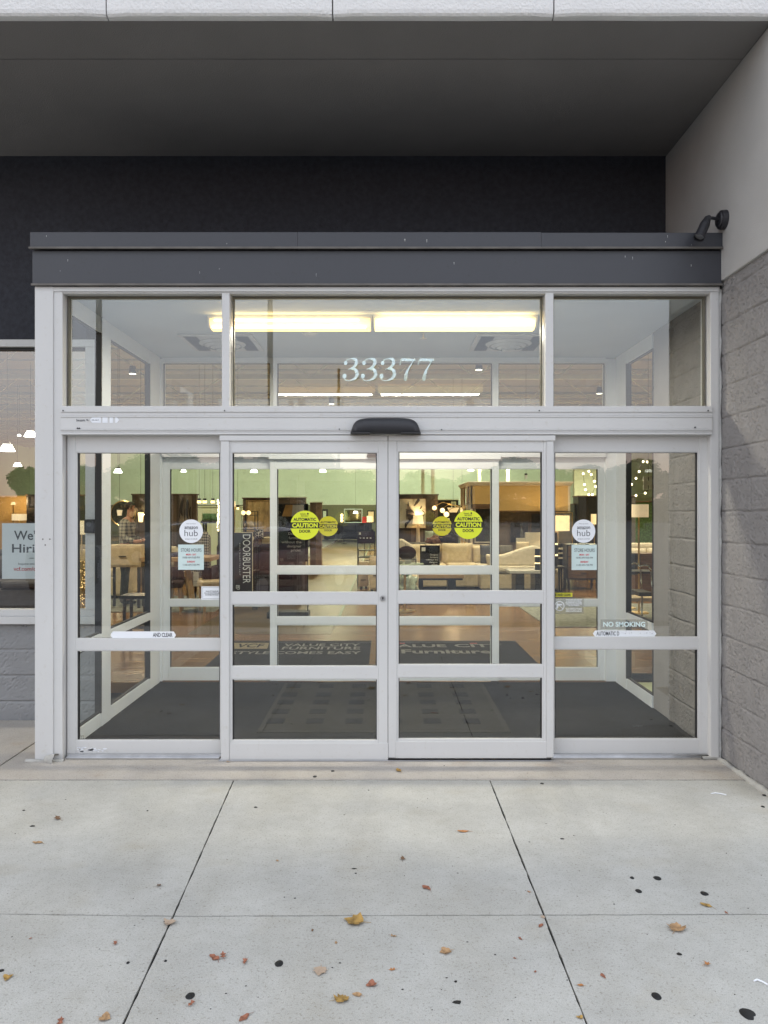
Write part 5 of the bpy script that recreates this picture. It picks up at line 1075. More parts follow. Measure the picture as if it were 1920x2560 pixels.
m = MB(); m.cyl((.1, .1, 0), (.1, .1, 1.6), .015); m.cyl((.1, .1, 0), (.1, .1, .03), .15); part('stand', m, I['blk'], tg)
X, Z = Q(889, 1281, 30); hibay(X, 30, Z-.05, .12, 'bright white dome lamp low in the far aisle')
# string lights
def string(label, pts, Y, n=8):
    t = thing('string_light', label, 'lights', (Q(pts[0][0], 0, Y)[0], Y, Q(0, pts[0][1], Y)[1])); P = [(Q(x, 0, Y)[0], Y, Q(0, y, Y)[1]) for x, y in pts]
    m = MB(); m.tube(P, .004, 5); part('wire', m, I['blk'], t, world=True); m = MB()
    for p in P: m.ball((p[0], p[1], p[2]-.02), .014*(Y-CY)/9, n=8)
    part('fairy_bulb', m, I['fairy'], t, world=True)
string('string of small warm bulbs in a loop at the right inner side panel', [(1458, 1182), (1461, 1209), (1464, 1222), (1472, 1234), (1481, 1234), (1489, 1214), (1486, 1201), (1478, 1184), (1472, 1176)], 11)
string('string of small warm bulbs seen through the right side window', [(1562, 1215), (1579, 1208), (1590, 1193), (1598, 1176), (1608, 1151), (1618, 1152), (1640, 1180)], 8); string('short string of warm bulbs beside the white notice board', [(1590, 1236), (1613, 1230), (1640, 1212)], 8.2)
# white notice board, small lit panels
hb = thing('notice_board', 'white hanging board with two black bars, right side window', 'sign', (Q(1620, 0, 7)[0], 7, Q(0, 1224, 7)[1])); a_, t_ = Q(1609, 1191, 7); b_, u_ = Q(1631, 1224, 7); m = MB(); m.box(a_, b_, 7, 7.02, u_, t_); part('board', m, I['tag'], hb, world=True)
m = MB(); xx = Q(1621, 0, 7)[0]; m.box(xx-.006, xx+.006, 6.995, 7, t_-.07, t_-.01); m.box(xx-.006, xx+.006, 6.995, 7, u_+.01, u_+.07); part('black_bar', m, I['blk'], hb, world=True); m = MB(); m.cyl((xx, 7.01, t_), (xx, 7.01, 5.9), .003, n=5); part('hanging_wire', m, I['blk'], hb, world=True)
# display console with signs right of the aisle
dc = thing('display_rack', 'black metal rack with a dark price board, just left of the centre stile', 'rack', (Q(912, 0, 8)[0], 11.5, 0)); a_, b_ = Q(893.5, 0, 11.5)[0], Q(938, 0, 11.5)[0]; zt = Q(0, 1328, 11.5)[1]
m = MB()
for X in (a_, b_-.02):
    for y in (11.4, 11.9): m.box(X, X+.02, y, y+.02, 0, zt if y < 11.6 else .8)
part('post', m, I['blk'], dc, world=True); m = MB()
for y in (1375, 1392): z = Q(0, y, 11.5)[1]; m.box(a_+.02, b_-.02, 11.42, 11.9, z-.02, z)
part('shelf', m, I['blkw'], dc, world=True); m = MB(); m.box(a_+.02, b_-.0, 11.40, 11.42, Q(0, 1358, 11.5)[1], zt); part('price_board', m, I['plum'], dc, world=True)
m = MB()
for i in range(4): q0 = Q(899+i*8.5, 1344, 11.39); m.box(q0[0], q0[0]+.035, 11.394, 11.399, q0[1]-.02, q0[1])
q0 = Q(897, 1331, 11.39); m.box(q0[0], q0[0]+.045, 11.394, 11.399, q0[1]-.05, q0[1]);  part('price_print', m, I['tag'], dc, world=True)
cabinet('tan two-drawer chest below the display rack', 896, 921, 1405, 10.9, .4, 'ceramic', 2, legs=.05); cabinet('cream storage ottoman right of the tan chest', 923, 958, 1402, 10.2, .5, 'cream', 1, name='ottoman', legs=.06); cushion('brown and cream pillow on the storage ottoman', 921, 957, 1393, 1403, 10.3, 'ceramic', 0, 1.3, .12)
# end table + column lamps on the right
et = thing('end_table', 'white marble-topped end table with black legs right of the chaise', 'table', (Q(1330, 0, 8.9)[0], 9.2, 0)); a_, b_ = Q(1275, 0, 8.9)[0], Q(1366, 0, 8.9)[0]; z0, z1 = Q(0, 1434, 8.9)[1], Q(0, 1427, 8.9)[1]
m = MB(); m.box(a_, b_, 8.9, 9.5, z0, z1); part('table_top', m, I['marble'], et, .004, world=True)
for xa, xb in ((1289, 1311), (1338, 1356)): m = MB(); m.box(Q(xa, 0, 8.95)[0], Q(xb, 0, 8.95)[0], 8.95, 9.4, 0, z0-.001); part('pedestal', m, I['blkw'], et, .004, world=True)
def column_lamp(label, x, ytop, ybot, half, Y, z0, cat='lamp'):
    X, zt = Q(x, ytop, Y); r = half*(Y-CY)/FS; t = thing('column_lamp', label, cat, (X, Y, z0)); H = zt-z0; b1 = [(0, .30), (.35, .63), (.68, 1)]; m = MB()
    for p, q in b1: m.cyl((0, 0, H*p), (0, 0, H*q), r, n=24)
    part('black_drum', m, I['blk'], t); m = MB(); m.cyl((0, 0, H*.30), (0, 0, H*.35), r*1.03, n=24); m.cyl((0, 0, H*.63), (0, 0, H*.68), r*1.03, n=24); part('lit_band', m, I['bulb'], t); return t
column_lamp('black column table lamp with two lit bands on the marble end table', 1343.5, 1372, 1425, 6.5, 9.1, z1); t = column_lamp('black column lamp with two lit bands behind the right post', 1388, 1331, 1372, 6, 10.0, .55); support('black stand under the rear column lamp', Q(1388, 0, 10)[0], 10.0, .3, .3, .55, 'blkw')
sh = thing('shelf_unit', 'black shelf unit with pale cushions beside the rear column lamp', 'shelves', (Q(1405, 0, 11)[0], 11.2, 0)); a_, b_ = Q(1394, 0, 11)[0], Q(1416, 0, 11)[0]; m = MB(); m.box(a_, b_, 11.0, 11.3, 0, Q(0, 1360, 11)[1]); part('carcass', m, I['blkw'], sh, world=True)
m = MB()
for y0, y1 in ((1369, 1374), (1381, 1385), (1393, 1397)): m.box(a_+.01, b_-.01, 10.93, 11.0, Q(0, y1, 11)[1], Q(0, y0, 11)[1])
part('folded_cushion', m, I['cream2'], sh, .01, world=True)
cabinet('black chest with brown drawers below the right store hours card', 1417, 1500, 1361, 10.6, .5, 'blkw', 3, front='walnut', name='chest', legs=.22); cabinet('brown low cabinet in the right side window', 1588, 1700, 1384, 8.8, .5, 'walnut', 2, legs=.15)
rg = part('area_rug', MB().box(2.3, 4.8, 5.6, 8.3, .001, .012), I['greyrug']); tag(rg, 'mottled grey-green area rug behind the right side panel', 'rug'); rg2 = part('area_rug', MB().box(.15, 3.6, 8.2, 12.3, .001, .012), I['char']); tag(rg2, 'dark rug under the cream sectional sofa', 'rug')
rg3 = part('area_rug', MB().box(-6.2, -2.75, 7.2, 9.5, .001, .012), I['greyrug']); tag(rg3, 'grey-green rug under the dining table on the left', 'rug'); rg4 = part('area_rug', MB().box(-5.6, -2.7, 14, 40, .001, .012), I['greyrug']); tag(rg4, 'long grey-green carpet running beside the far aisle', 'rug')
# left: dining table, chairs, etagere, bulbs
dt = thing('dining_table', 'light wood dining table on crossed legs behind the left side panel', 'table', (Q(476, 0, 7.8)[0], 8.0, 0)); a_, b_ = Q(425, 0, 7.6)[0]-1.2, Q(524, 0, 7.6)[0]; z1 = Q(0, 1394, 7.6)[1]; m = MB(); m.box(a_, b_, 7.6, 8.5, z1-.07, z1); part('table_top', m, I['oak'], dt, .006, world=True)
for yy in (7.75, 8.35):
    for (xa, xb) in ((464, 484), (440, 455)): m = MB(); m.cyl((Q(xa, 0, yy)[0], yy, z1-.07), (Q(xb, 0, yy)[0], yy, 0), .045, n=4); part('leg', m, I['oak'], dt, world=True)
def chair(label, x, Y, m_, rz, ytop, half, legm='oak', arm=False):
    X, zt = Q(x, ytop, Y); w_ = half*(Y-CY)/FS; t = thing('dining_chair', label, 'chair', (X, Y, 0), rz)
    m = MB(); m.box(-w_, w_, -.24, .24, .42, .52); part('seat', m, I[m_], t, .03); m = MB(); m.prism([(-w_, .50), (w_, .50), (w_*.95, zt*.93), (w_*.6, zt), (-w_*.6, zt), (-w_*.95, zt*.93)], .19, .28); part('backrest', m, I[m_], t, .03)
    for sx in (-1, 1):
        for sy in (-1, 1): m = MB(); m.cyl((sx*(w_-.03), sy*.2, 0), (sx*(w_-.05), sy*.19, .42), .018, .026, n=8); part('leg', m, I[legm], t)
    return t
chair('beige upholstered dining chair at the right end of the dining table', 536, 7.2, 'ceramic', -1.1, 1369, 30); chair('black and white woven dining chair behind the left store hours card', 526, 8.9, 'herr', 2.6, 1328, 30, 'blkw'); chair('pale dining chair behind the dining table, left', 440, 8.9, 'cream2', 3.0, 1364, 24); chair('dark low dining chair under the table edge', 438, 7.1, 'plum', .2, 1420, 20)
for i, (y0, y1) in enumerate(((1431, 1440), (1441.5, 1452.5), (1454.5, 1465))): o = part('price_tag', MB().box(-.045, .045, 0, .003, -.04, .04), I['tag']); X, Z = Q(490, (y0+y1)/2, 7.55); o.location = (X, 7.55, Z); tag(o, 'white price tag hanging under the dining table, %s of three' % ('top', 'middle', 'bottom')[i], 'price tag')
rd = part('wicker_tray', MB().cyl((0, 0, 0), (0, 0, .06), .2, .24, 24), I['plum']); X, Z = Q(440, 1385, 8.0); rd.location = (X, 8.0, z1); tag(rd, 'dark round tray on the dining table', 'tray')
ls = thing('light_strand', 'thick vertical strand of white fairy lights left of the door leaf', 'lights', (Q(546, 0, 8.6)[0], 8.6, 0)); m = MB(); random.seed(4)
for i in range(46): y = 1250+76*i/45; X, Z = Q(546+random.uniform(-2, 2.6), y, 8.6); m.ball((X, 8.6+random.uniform(-.02, .02), Z), .014, n=6)
part('fairy_bulb', m, I['fairy'], ls, world=True); m = MB(); m.cyl((0, 0, 0), (0, 0, 1.85), .012, n=8); m.cyl((0, 0, 0), (0, 0, .02), .12); part('stand', m, I['blk'], ls)
gc = thing('glitter_column', 'sparkling gold mosaic column seen left of the keypad post', 'column', (Q(204, 0, 6.9)[0], 6.9, 0)); z1 = Q(0, 1402, 6.9)[1]; m = MB(); m.cyl((0, 0, 0), (0, 0, z1), .06, n=20); part('gold_core', m, I['gold'], gc); m = MB(); random.seed(8)
for i in range(170): a_ = random.uniform(0, 6.28); m.ball((.06*math.cos(a_), .06*math.sin(a_), random.uniform(.02, z1)), .007, n=5)
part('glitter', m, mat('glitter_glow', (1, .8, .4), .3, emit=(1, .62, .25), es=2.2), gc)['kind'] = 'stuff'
eg = thing('etagere', 'black metal shelf frame with vases left of the inner door leaf', 'shelves', (Q(622, 0, 10)[0], 10, 0)); a_, b_ = Q(604, 0, 10)[0], Q(638, 0, 10)[0]; zt = Q(0, 1278, 10)[1]; m = MB()
for X in (a_, b_-.015):
    for y in (10, 10.35): m.box(X, X+.015, y, y+.015, 0, zt)
for z in (zt, zt-.075, zt-.36, zt-.62): m.box(a_, b_, 10, 10.365, z-.012, z)
part('frame', m, I['blk'], eg, world=True); m = MB()
for i, (u, z, r) in enumerate(((.25, zt-.28, .04), (.6, zt-.27, .05), (.8, zt-.3, .03), (.3, zt-.54, .05), (.65, zt-.55, .045))): m.ball((a_+(b_-a_)*u, 10.15, z), r, (1, 1, 1.3), 12)
part('vase', m, I['ceramic'], eg, smooth=True, world=True)
gl = thing('globe_lamp', 'twin glowing globe lamp above the black shelf frame', 'lamp', (Q(615, 0, 9.9)[0], 9.9, 0)); m = MB()
for x in (608.5, 621.5): m.ball((Q(x, 0, 9.9)[0], 9.9, Q(0, 1282, 9.9)[1]), .045)
part('globe', m, I['bulb'], gl, smooth=True, world=True); m = MB(); m.cyl((0, 0, 0), (0, 0, Q(0, 1284, 9.9)[1]), .01, n=8); m.cyl((0, 0, 0), (0, 0, .02), .13); m.cyl((-.06, 0, 1.58), (.06, 0, 1.58), .008, n=6); part('stand', m, I['blk'], gl)
lamp('tall slim lit cylinder lamp left of the banner top', 586, 1253, 1267, 3.4, 10, 'shade', 'gold', 'floor', E=2, taper=.8); pendant('small orange glowing ball beside the slim lamp', 594.5, 1268, 1274, 3, 10, m_='bulb', E=0)
cushion('black and white patterned cushion right of the banner', 637, 659, 1322, 1348, 9.6, 'herr', .3); bd = cabinet('cream upholstered bench right of the banner', 655, 700, 1344, 10.6, .5, 'cream', 1, name='bench', legs=.1)
st = thing('wire_table', 'narrow black wire side table right of the banner', 'table', (Q(637, 0, 7.5)[0], 7.5, 0)); z1 = Q(0, 1366, 7.5)[1]; z0 = Q(0, 1466, 7.5)[1]-.05; m = MB()
for sx in (-.035, .035): m.box(sx-.006, sx+.006, 0, .012, .0, z1); m.box(sx-.006, sx+.006, .22, .232, .0, z1)
for z in (z1, z1-.4, .04): m.box(-.04, .04, 0, .232, z-.012, z)
part('wire_frame', m, I['blk'], st); cushion('pale green leaf-print cushion behind the store hours card', 505, 545, 1283, 1303, 10.4, 'leaf', 0)
hm = support('black metal console behind the pickup sticker', Q(535, 0, 9.6)[0], 9.7, .5, .3, Q(0, 1302, 9.6)[1], 'blk', name='console_table')
# round gold mirror
rm = thing('round_mirror', 'round mirror with thin gold ring behind the left side window', 'mirror', (Q(307.6, 0, 10)[0], 10, 0)); X, Z = Q(307.6, 1283.5, 10); r = 31*(10-CY)/FS; n = 48; m = MB()
m.tube([(r*math.cos(2*math.pi*i/n), 0, Z+r*math.sin(2*math.pi*i/n)) for i in range(n+1)], .011, 8); part('gold_ring', m, I['gold'], rm); m = MB(); m.cyl((0, .005, Z), (0, .012, Z), r, n=48); part('mirror_disc', m, mat('dim_mirror', (.30, .27, .2), .12, metal=1, var=0), rm); m = MB(); m.cyl((0, .02, 0), (0, .02, Z), .012); m.cyl((0, .02, 0), (0, .02, .02), .15); part('stand', m, I['gold'], rm)
# cream console in front of the man, stools
cc = cabinet('cream slab console the man stands behind', 262, 352, 1363, 7.6, .35, 'cream', 1, name='console', legs=.70); bs = support('dark counter stool low in the left side window', Q(345, 0, 4.2)[0], 4.2, .34, .34, .62, 'blkw', name='bar_stool', cat='stool'); m = MB()
for z in (.22, .24): m.box(-.15, .15, -.16, -.14, z, z+.02); m.box(-.15, .15, .14, .16, z, z+.02)
part('foot_rail', m, I['blk'], bs)
xt = thing('folding_table', 'black cross-legged table low in the right side window', 'table', (Q(1625, 0, 6.4)[0], 6.6, 0)); z1 = .72; m = MB(); m.box(-.5, .5, -.2, .25, z1-.03, z1); part('table_top', m, I['blkw'], xt); 
for sx in (-.4, .4): m = MB(); m.cyl((sx, -.2, 0), (sx, .22, z1-.03), .015); m.cyl((sx, .22, 0), (sx, -.2, z1-.03), .015); part('crossed_leg', m, I['blk'], xt)
ca = thing('chrome_arc', 'bent chrome frame of a bench at the edge of the right side window', 'frame', (Q(1628, 0, 4.6)[0], 4.6, 0)); m = MB(); m.tube([(-.14, 0, .93), (-.08, 0, .945), (-.03, 0, .93), (0, 0, .86), (.02, 0, .5), (.02, 0, 0)], .012, 10); m.tube([(-.14, .4, .93), (-.08, .4, .945), (-.03, .4, .93), (0, .4, .86), (.02, .4, .5), (.02, .4, 0)], .012, 10); part('bent_tube', m, I['chrome'], ca, smooth=True); m = MB(); m.box(-.15, .02, 0, .4, .55, .6); part('seat', m, I['blkw'], ca)
bn = support('cream topped low bench in the right side window', Q(1608, 0, 5.2)[0], 5.3, .75, .4, .47, 'cream', name='bench', cat='bench')

# the man in the plaid shirt --------------------------------------------------------------
def skinmesh(name, verts, edges, m_, parent, root=0, sub=1):
    me = bpy.data.meshes.new(name); me.from_pydata([v[0] for v in verts], edges, []); o = bpy.data.objects.new(name, me); COL.objects.link(o); o.parent = parent; me.materials.append(m_)
    k = o.modifiers.new('skin', 'SKIN'); k.use_smooth_shade = True; sv = me.skin_vertices[0].data
    for i, v in enumerate(verts): r = v[1]; sv[i].radius = (r if isinstance(r, tuple) else (r, r)); sv[i].use_root = (i == root)
    s = o.modifiers.new('sub', 'SUBSURF'); s.levels = sub; s.render_levels = sub+1; return o
pm = thing('person', 'man in a plaid shirt and grey trousers standing behind the cream console, facing right', 'person', (Q(313, 0, 8.3)[0], 8.35, 0), 0)
V = [((0, 0, .98), (.15, .11)), ((.01, 0, 1.15), (.14, .11)), ((.02, 0, 1.32), (.16, .12)), ((.03, 0, 1.44), (.13, .1)), ((.055, 0, 1.52), .055), ((.085, 0, 1.60), (.075, .07)), ((.095, 0, 1.70), (.082, .078)), ((.09, 0, 1.76), (.05, .05)),
     ((.0, -.17, 1.43), .055), ((.02, -.21, 1.17), .045), ((.22, -.20, 1.10), .035), ((.34, -.17, 1.12), .032), ((0, .17, 1.43), .055), ((.03, .21, 1.17), .045), ((.23, .19, 1.12), .035), ((.35, .16, 1.14), .032),
     ((0, -.09, .92), .09), ((.02, -.10, .50), .058), ((0, -.10, .10), .042), ((.13, -.11, .045), .035), ((0, .09, .92), .09), ((-.06, .11, .50), .058), ((-.10, .11, .10), .042), ((.03, .12, .045), .035)]
E_ = [(0, 1), (1, 2), (2, 3), (3, 4), (4, 5), (5, 6), (6, 7), (3, 8), (8, 9), (9, 10), (10, 11), (3, 12), (12, 13), (13, 14), (14, 15), (0, 16), (16, 17), (17, 18), (18, 19), (0, 20), (20, 21), (21, 22), (22, 23)]
body = skinmesh('body', V, E_, I['skin'], pm)
# face details and hands join the skin mesh region as one extra continuous surface each
def grow(v, k): r = v[1]; return (v[0], tuple(x*k+.012 for x in r) if isinstance(r, tuple) else r*k+.010)
V[4] = ((.045, 0, 1.50), .06)
sh_i = [0, 1, 2, 3, 4, 8, 9, 10, 12, 13, 14]; mp_ = {a: i for i, a in enumerate(sh_i)}
skinmesh('shirt', [grow(V[i], 1.10) for i in sh_i], [(mp_[a], mp_[b_]) for a, b_ in E_ if a in mp_ and b_ in mp_], I['plaid'], pm)
tr_i = [0, 16, 17, 18, 20, 21, 22]; mp_ = {a: i for i, a in enumerate(tr_i)}
skinmesh('trousers', [grow((V[i][0] if i else (0, 0, .955), V[i][1]), 1.12) for i in tr_i], [(mp_[a], mp_[b_]) for a, b_ in E_ if a in mp_ and b_ in mp_], I['trouser'], pm)
for s in (19, 23): x, y, z = V[s][0]; m = MB(); m.ball((x-.05, y, .04), .12, (1.15, .42, .36), 18); part('shoe', m, I['shoe'], pm, smooth=True)
m = MB(); m.ball((.075, 0, 1.72), .098, (1.0, .92, .88), 24); 
for v in list(m.bm.verts):
    if v.co.x > .13 and v.co.z < 1.745 or v.co.z < 1.66: v.co = Vector((.08, 0, 1.70))+(v.co-Vector((.08, 0, 1.70)))*.6
part('hair', m, I['hair'], pm, smooth=True)
m = MB(); m.cyl((.165, 0, 1.685), (.195, 0, 1.655), .014, .018, n=10); part('nose', m, I['skin'], pm, smooth=True)
for s in (-1, 1): m = MB(); m.ball((.165, s*.03, 1.70), .011, n=10); part('eye', m, I['blk'], pm); m = MB(); m.ball((.09, s*.078, 1.68), .022, (.7, .35, 1), 12); part('ear', m, I['skin'], pm, smooth=True)
for s, (hx, hy, hz) in ((-1, V[11][0]), (1, V[15][0])):
    hv = [((hx, hy, hz), .024), ((hx+.05, hy, hz), (.03, .018)), ((hx+.085, hy, hz-.0), (.034, .016))]; he = [(0, 1), (1, 2)]
    for k in range(4):
        b0 = len(hv); yy = hy-.027+.018*k; ln = (.055, .065, .06, .045)[k]; hv += [((hx+.10, yy, hz), .009), ((hx+.10+ln*.5, yy, hz-.012), .008), ((hx+.10+ln*.8, yy, hz-.034), .007)]; he += [(2, b0), (b0, b0+1), (b0+1, b0+2)]
    b0 = len(hv); hv += [((hx+.05, hy-s*-.035, hz+.01), .010), ((hx+.085, hy+s*.045, hz+.004), .008)]; he += [(1, b0), (b0, b0+1)]
    skinmesh('hand', hv, he, I['skin'], pm)
# ------------------------------------------------------------------ leaves, gum, debris on the pavement
LM = {'red': mat('russet_leaf', (.27, .105, .06), .75, var=.45, nscale=3), 'tan': mat('tan_leaf', (.36, .22, .11), .75, var=.4, nscale=3), 'pale': mat('pale_leaf', (.44, .33, .24), .75, var=.2, nscale=40), 'gold': mat('golden_leaf', (.33, .20, .055), .75, var=.55, nscale=2.2), 'brown': mat('brown_leaf', (.16, .09, .05), .8, var=.4, nscale=40), 'orange': mat('orange_leaf', (.42, .18, .06), .7, var=.3, nscale=40)}
gum = mat('black_gum', (.010, .010, .011), .55, var=.3, nscale=30); dark_debris = mat('dark_debris', (.02, .018, .015), .85, var=.3)
def leafmesh(seed, kind):
    rnd = random.Random(seed); bm = bmesh.new()
    if kind == 'maple': prof = [(0, -.45), (.2, -.46), (.42, -.40), (.40, -.24), (.56, -.12), (.47, .0), (.50, .18), (.34, .2), (.26, .36), (.16, .36), (0, .55)]
    elif kind == 'oval': prof = [(0, -.5), (.16, -.38), (.27, -.15), (.30, .05), (.22, .28), (.10, .45), (0, .56)]
    elif kind == 'heart': prof = [(0, -.40), (.22, -.50), (.42, -.34), (.45, -.08), (.32, .18), (.14, .42), (0, .58)]
    else: prof = [(0, -.42), (.30, -.36), (.16, -.10), (.34, .12), (.12, .24), (0, .5)]
    prof = [(x*rnd.uniform(.7, 1.2), y*rnd.uniform(.88, 1.08)) for x, y in prof]; out = prof+[(-x*rnd.uniform(.6, 1.15), y*rnd.uniform(.85, 1.1)) for x, y in prof[-2:0:-1]]
    curl = rnd.uniform(.5, 1.25); tw = rnd.uniform(-.4, .4)
    def H(x, y): return curl*(x*x*.9+.35*max(0, abs(y)-.15)**1.2)+.10*noise.noise(Vector((x*4, y*4, seed)))+tw*x*y*.5+.10
    rings = []
    for k in (1, .72, .42): rings.append([bm.verts.new((x*k, y*k, H(x*k, y*k))) for x, y in out])
    c_ = bm.verts.new((0, 0, H(0, 0))); n = len(out)
    for a, b_ in zip(rings, rings[1:]):
        for i in range(n): bm.faces.new((a[i], a[(i+1) % n], b_[(i+1) % n], b_[i]))
    for i in range(n): bm.faces.new((rings[-1][i], rings[-1][(i+1) % n], c_))
    lo = min(v.co.z for v in bm.verts)
    for v in bm.verts: v.co.z -= lo
    st = bmesh.ops.create_cone(bm, cap_ends=True, segments=5, radius1=.018, radius2=.012, depth=.5)['verts']; p, q = Vector((0, -.38, .12)), Vector((rnd.uniform(-.25, .25), -.85, .06))
    bmesh.ops.transform(bm, matrix=Matrix.Translation((p+q)/2) @ (q-p).to_track_quat('Z', 'Y').to_matrix().to_4x4(), verts=st); return bm
def fl(zx, zy, side):                                       # coordinates of the two enlarged lower halves
    x = zx*.57866+(960 if side else 0); y = zy*.57866+1900; return fq(x, y)+((y-1280)/CZ,)
LV = [ # side, x, y, px size, kind, colour, label
 (0, 248, 255, 40, 'scrap', 'brown', 'small two-tone brown leaf, nearest the left white post'), (0, 162, 358, 46, 'oval', 'tan', 'crumpled tan leaf near the left edge, below the two-tone one'), (0, 687, 546, 32, 'scrap', 'brown', 'small dark brown curled leaf left of the slanted joint, above the cross joint'), (0, 733, 706, 52, 'maple', 'pale', 'pale tan leaf lying right on the crossing of the left joints'),
 (0, 498, 796, 34, 'scrap', 'red', 'small folded russet leaf left of the slanted joint, below the cross joint'), (0, 925, 855, 58, 'oval', 'red', 'dark red leaf with long stem, left one of a touching pair'), (0, 963, 850, 46, 'scrap', 'red', 'dark red ragged leaf, right one of a touching pair'), (0, 1058, 877, 40, 'scrap', 'red', 'narrow red leaf just right of the touching pair'),
 (0, 1527, 700, 88, 'maple', 'gold', 'largest leaf, yellow and brown, on the cross joint at the centre'), (0, 1385, 915, 64, 'maple', 'pale', 'pale pinkish leaf with upright stem, lower centre-left'), (0, 1603, 973, 46, 'heart', 'red', 'heart-shaped dark red leaf at the lower centre'), (0, 1478, 1035, 66, 'maple', 'gold', 'crumpled golden leaf at the lower centre'), (0, 1543, 1017, 42, 'heart', 'tan', 'small light orange-tan leaf right of the crumpled golden one'),
 (0, 825, 1060, 42, 'scrap', 'red', 'russet leaf just below the gum spot left of centre'), (0, 1055, 1115, 58, 'oval', 'red', 'red leaf at the bottom edge, left of centre'), (0, 455, 1118, 50, 'heart', 'tan', 'faded grey-tan leaf at the bottom, near the slanted joint'), (0, 262, 1132, 50, 'scrap', 'red', 'reddish leaf cut by the bottom edge at the left'), (0, 32, 945, 42, 'heart', 'gold', 'small olive-brown leaf at the left edge'),
 (0, 1198, 435, 22, 'scrap', 'tan', 'tiny tan leaf fragment in the middle slab, upper part'), (0, 1350, 738, 22, 'scrap', 'brown', 'tiny brown leaf fragment left of the largest leaf'), (0, 1452, 790, 20, 'oval', 'tan', 'tiny tan fragment below the largest leaf'), (0, 130, 773, 16, 'scrap', 'red', 'tiny reddish fragment near the left edge'), (0, 985, 8, 26, 'oval', 'pale', 'small pale leaf against the foot of the left door leaf'),
 (1, 62, 47, 40, 'oval', 'gold', 'yellow leaf on the threshold strip below the door centre'), (1, 343, 310, 46, 'oval', 'orange', 'narrow orange-yellow leaf in the middle slab, upper right'), (1, 80, 428, 34, 'scrap', 'brown', 'small dark curled leaf just right of the centre line'), (1, 185, 555, 48, 'oval', 'red', 'dark red curled leaf above the cross joint, right of centre'), (1, 625, 570, 20, 'scrap', 'orange', 'tiny orange fragment beside the right slanted joint'), (1, 688, 680, 26, 'heart', 'pale', 'very pale leaf at the crossing of the right joints'),
 (1, 678, 717, 36, 'oval', 'red', 'small red leaf just below the right joint crossing'), (1, 590, 773, 28, 'scrap', 'red', 'thin red leaf sliver left of the right slanted joint'), (1, 265, 830, 52, 'maple', 'tan', 'ragged tan leaf in the lower middle slab'), (1, 42, 762, 30, 'scrap', 'tan', 'thin tan sliver right of the largest leaf'), (1, 35, 907, 30, 'scrap', 'orange', 'small orange scrap in the lower middle slab'), (1, 563, 857, 18, 'scrap', 'red', 'tiny red fragment left of the right slanted joint'), (1, 654, 915, 18, 'scrap', 'red', 'tiny red fragment lower on the middle slab'),
 (1, 947, 935, 34, 'oval', 'red', 'narrow reddish leaf right of the right slanted joint'), (1, 850, 975, 28, 'oval', 'orange', 'small orange leaf hugging the right slanted joint'), (1, 846, 1115, 28, 'heart', 'gold', 'small yellow leaf on the right joint at the bottom edge'), (1, 1393, 630, 52, 'oval', 'gold', 'yellow-pink leaf near the right edge above the cross joint'), (1, 1478, 660, 24, 'scrap', 'red', 'tiny red fragment beside the yellow-pink leaf'), (1, 1262, 728, 72, 'maple', 'tan', 'large brown pointed leaf right of centre below the cross joint'),
 (1, 1395, 887, 42, 'scrap', 'orange', 'rolled orange leaf near the lower right')]
for i, (sd, x, y, s, kind, colr, lab) in enumerate(LV):
    X, Y, k = fl(x, y, sd); sz = s*.57866/k*.97; rnd = random.Random(i*7+1)
    bm = leafmesh(i, kind); rz = rnd.uniform(0, 6.28) if i not in (8, 5) else (1.2 if i == 8 else .9)
    o = part('fallen_leaf', bm, LM[colr], None, smooth=True); o.scale = (sz*1.05, sz*1.05, sz*.75); o.rotation_euler = (0, 0, rz); o.location = (X, Y, .0008); tag(o, lab, 'leaf', 'fallen leaves on the pavement')
    if kind == 'scrap' and s > 30: o.rotation_euler[0] = rnd.uniform(-.25, .25); o.location.z += .004
GS = [(0, 1206, 880, 19, 'large round black gum spot left of centre'), (0, 822, 1020, 20, 'large oval black gum spot above the russet leaf'), (0, 553, 877, 7, 'tiny black gum dot, left of the left slanted joint'), (0, 715, 869, 6, 'tiny dark gum dot just right of the left slanted joint'), (0, 1437, 48, 8, 'flat dark gum spot on the threshold strip, left'), (0, 1360, 72, 9, 'dark gum spot at the threshold joint, left of centre'),
 (1, 1072, 510, 9, 'small black gum spot, upper left of the right-hand cluster'), (1, 1181, 511, 16, 'oval black gum spot, upper right of the right-hand cluster'), (1, 1100, 567, 14, 'oval black gum spot, lowest of the right-hand cluster'), (1, 1384, 578, 16, 'dark grey gum spot above the yellow-pink leaf'), (1, 1177, 1021, 21, 'large black gum spot near the bottom, right of centre'), (1, 1572, 1098, 33, 'largest notched black gum blot in the bottom right corner'), (1, 1643, 153, 9, 'small gum spot close to the rough wall foot'), (1, 1637, 202, 8, 'small gum spot at the right edge below the wall foot'), (1, 683, 102, 8, 'small dark gum spot below the threshold joint, right')]
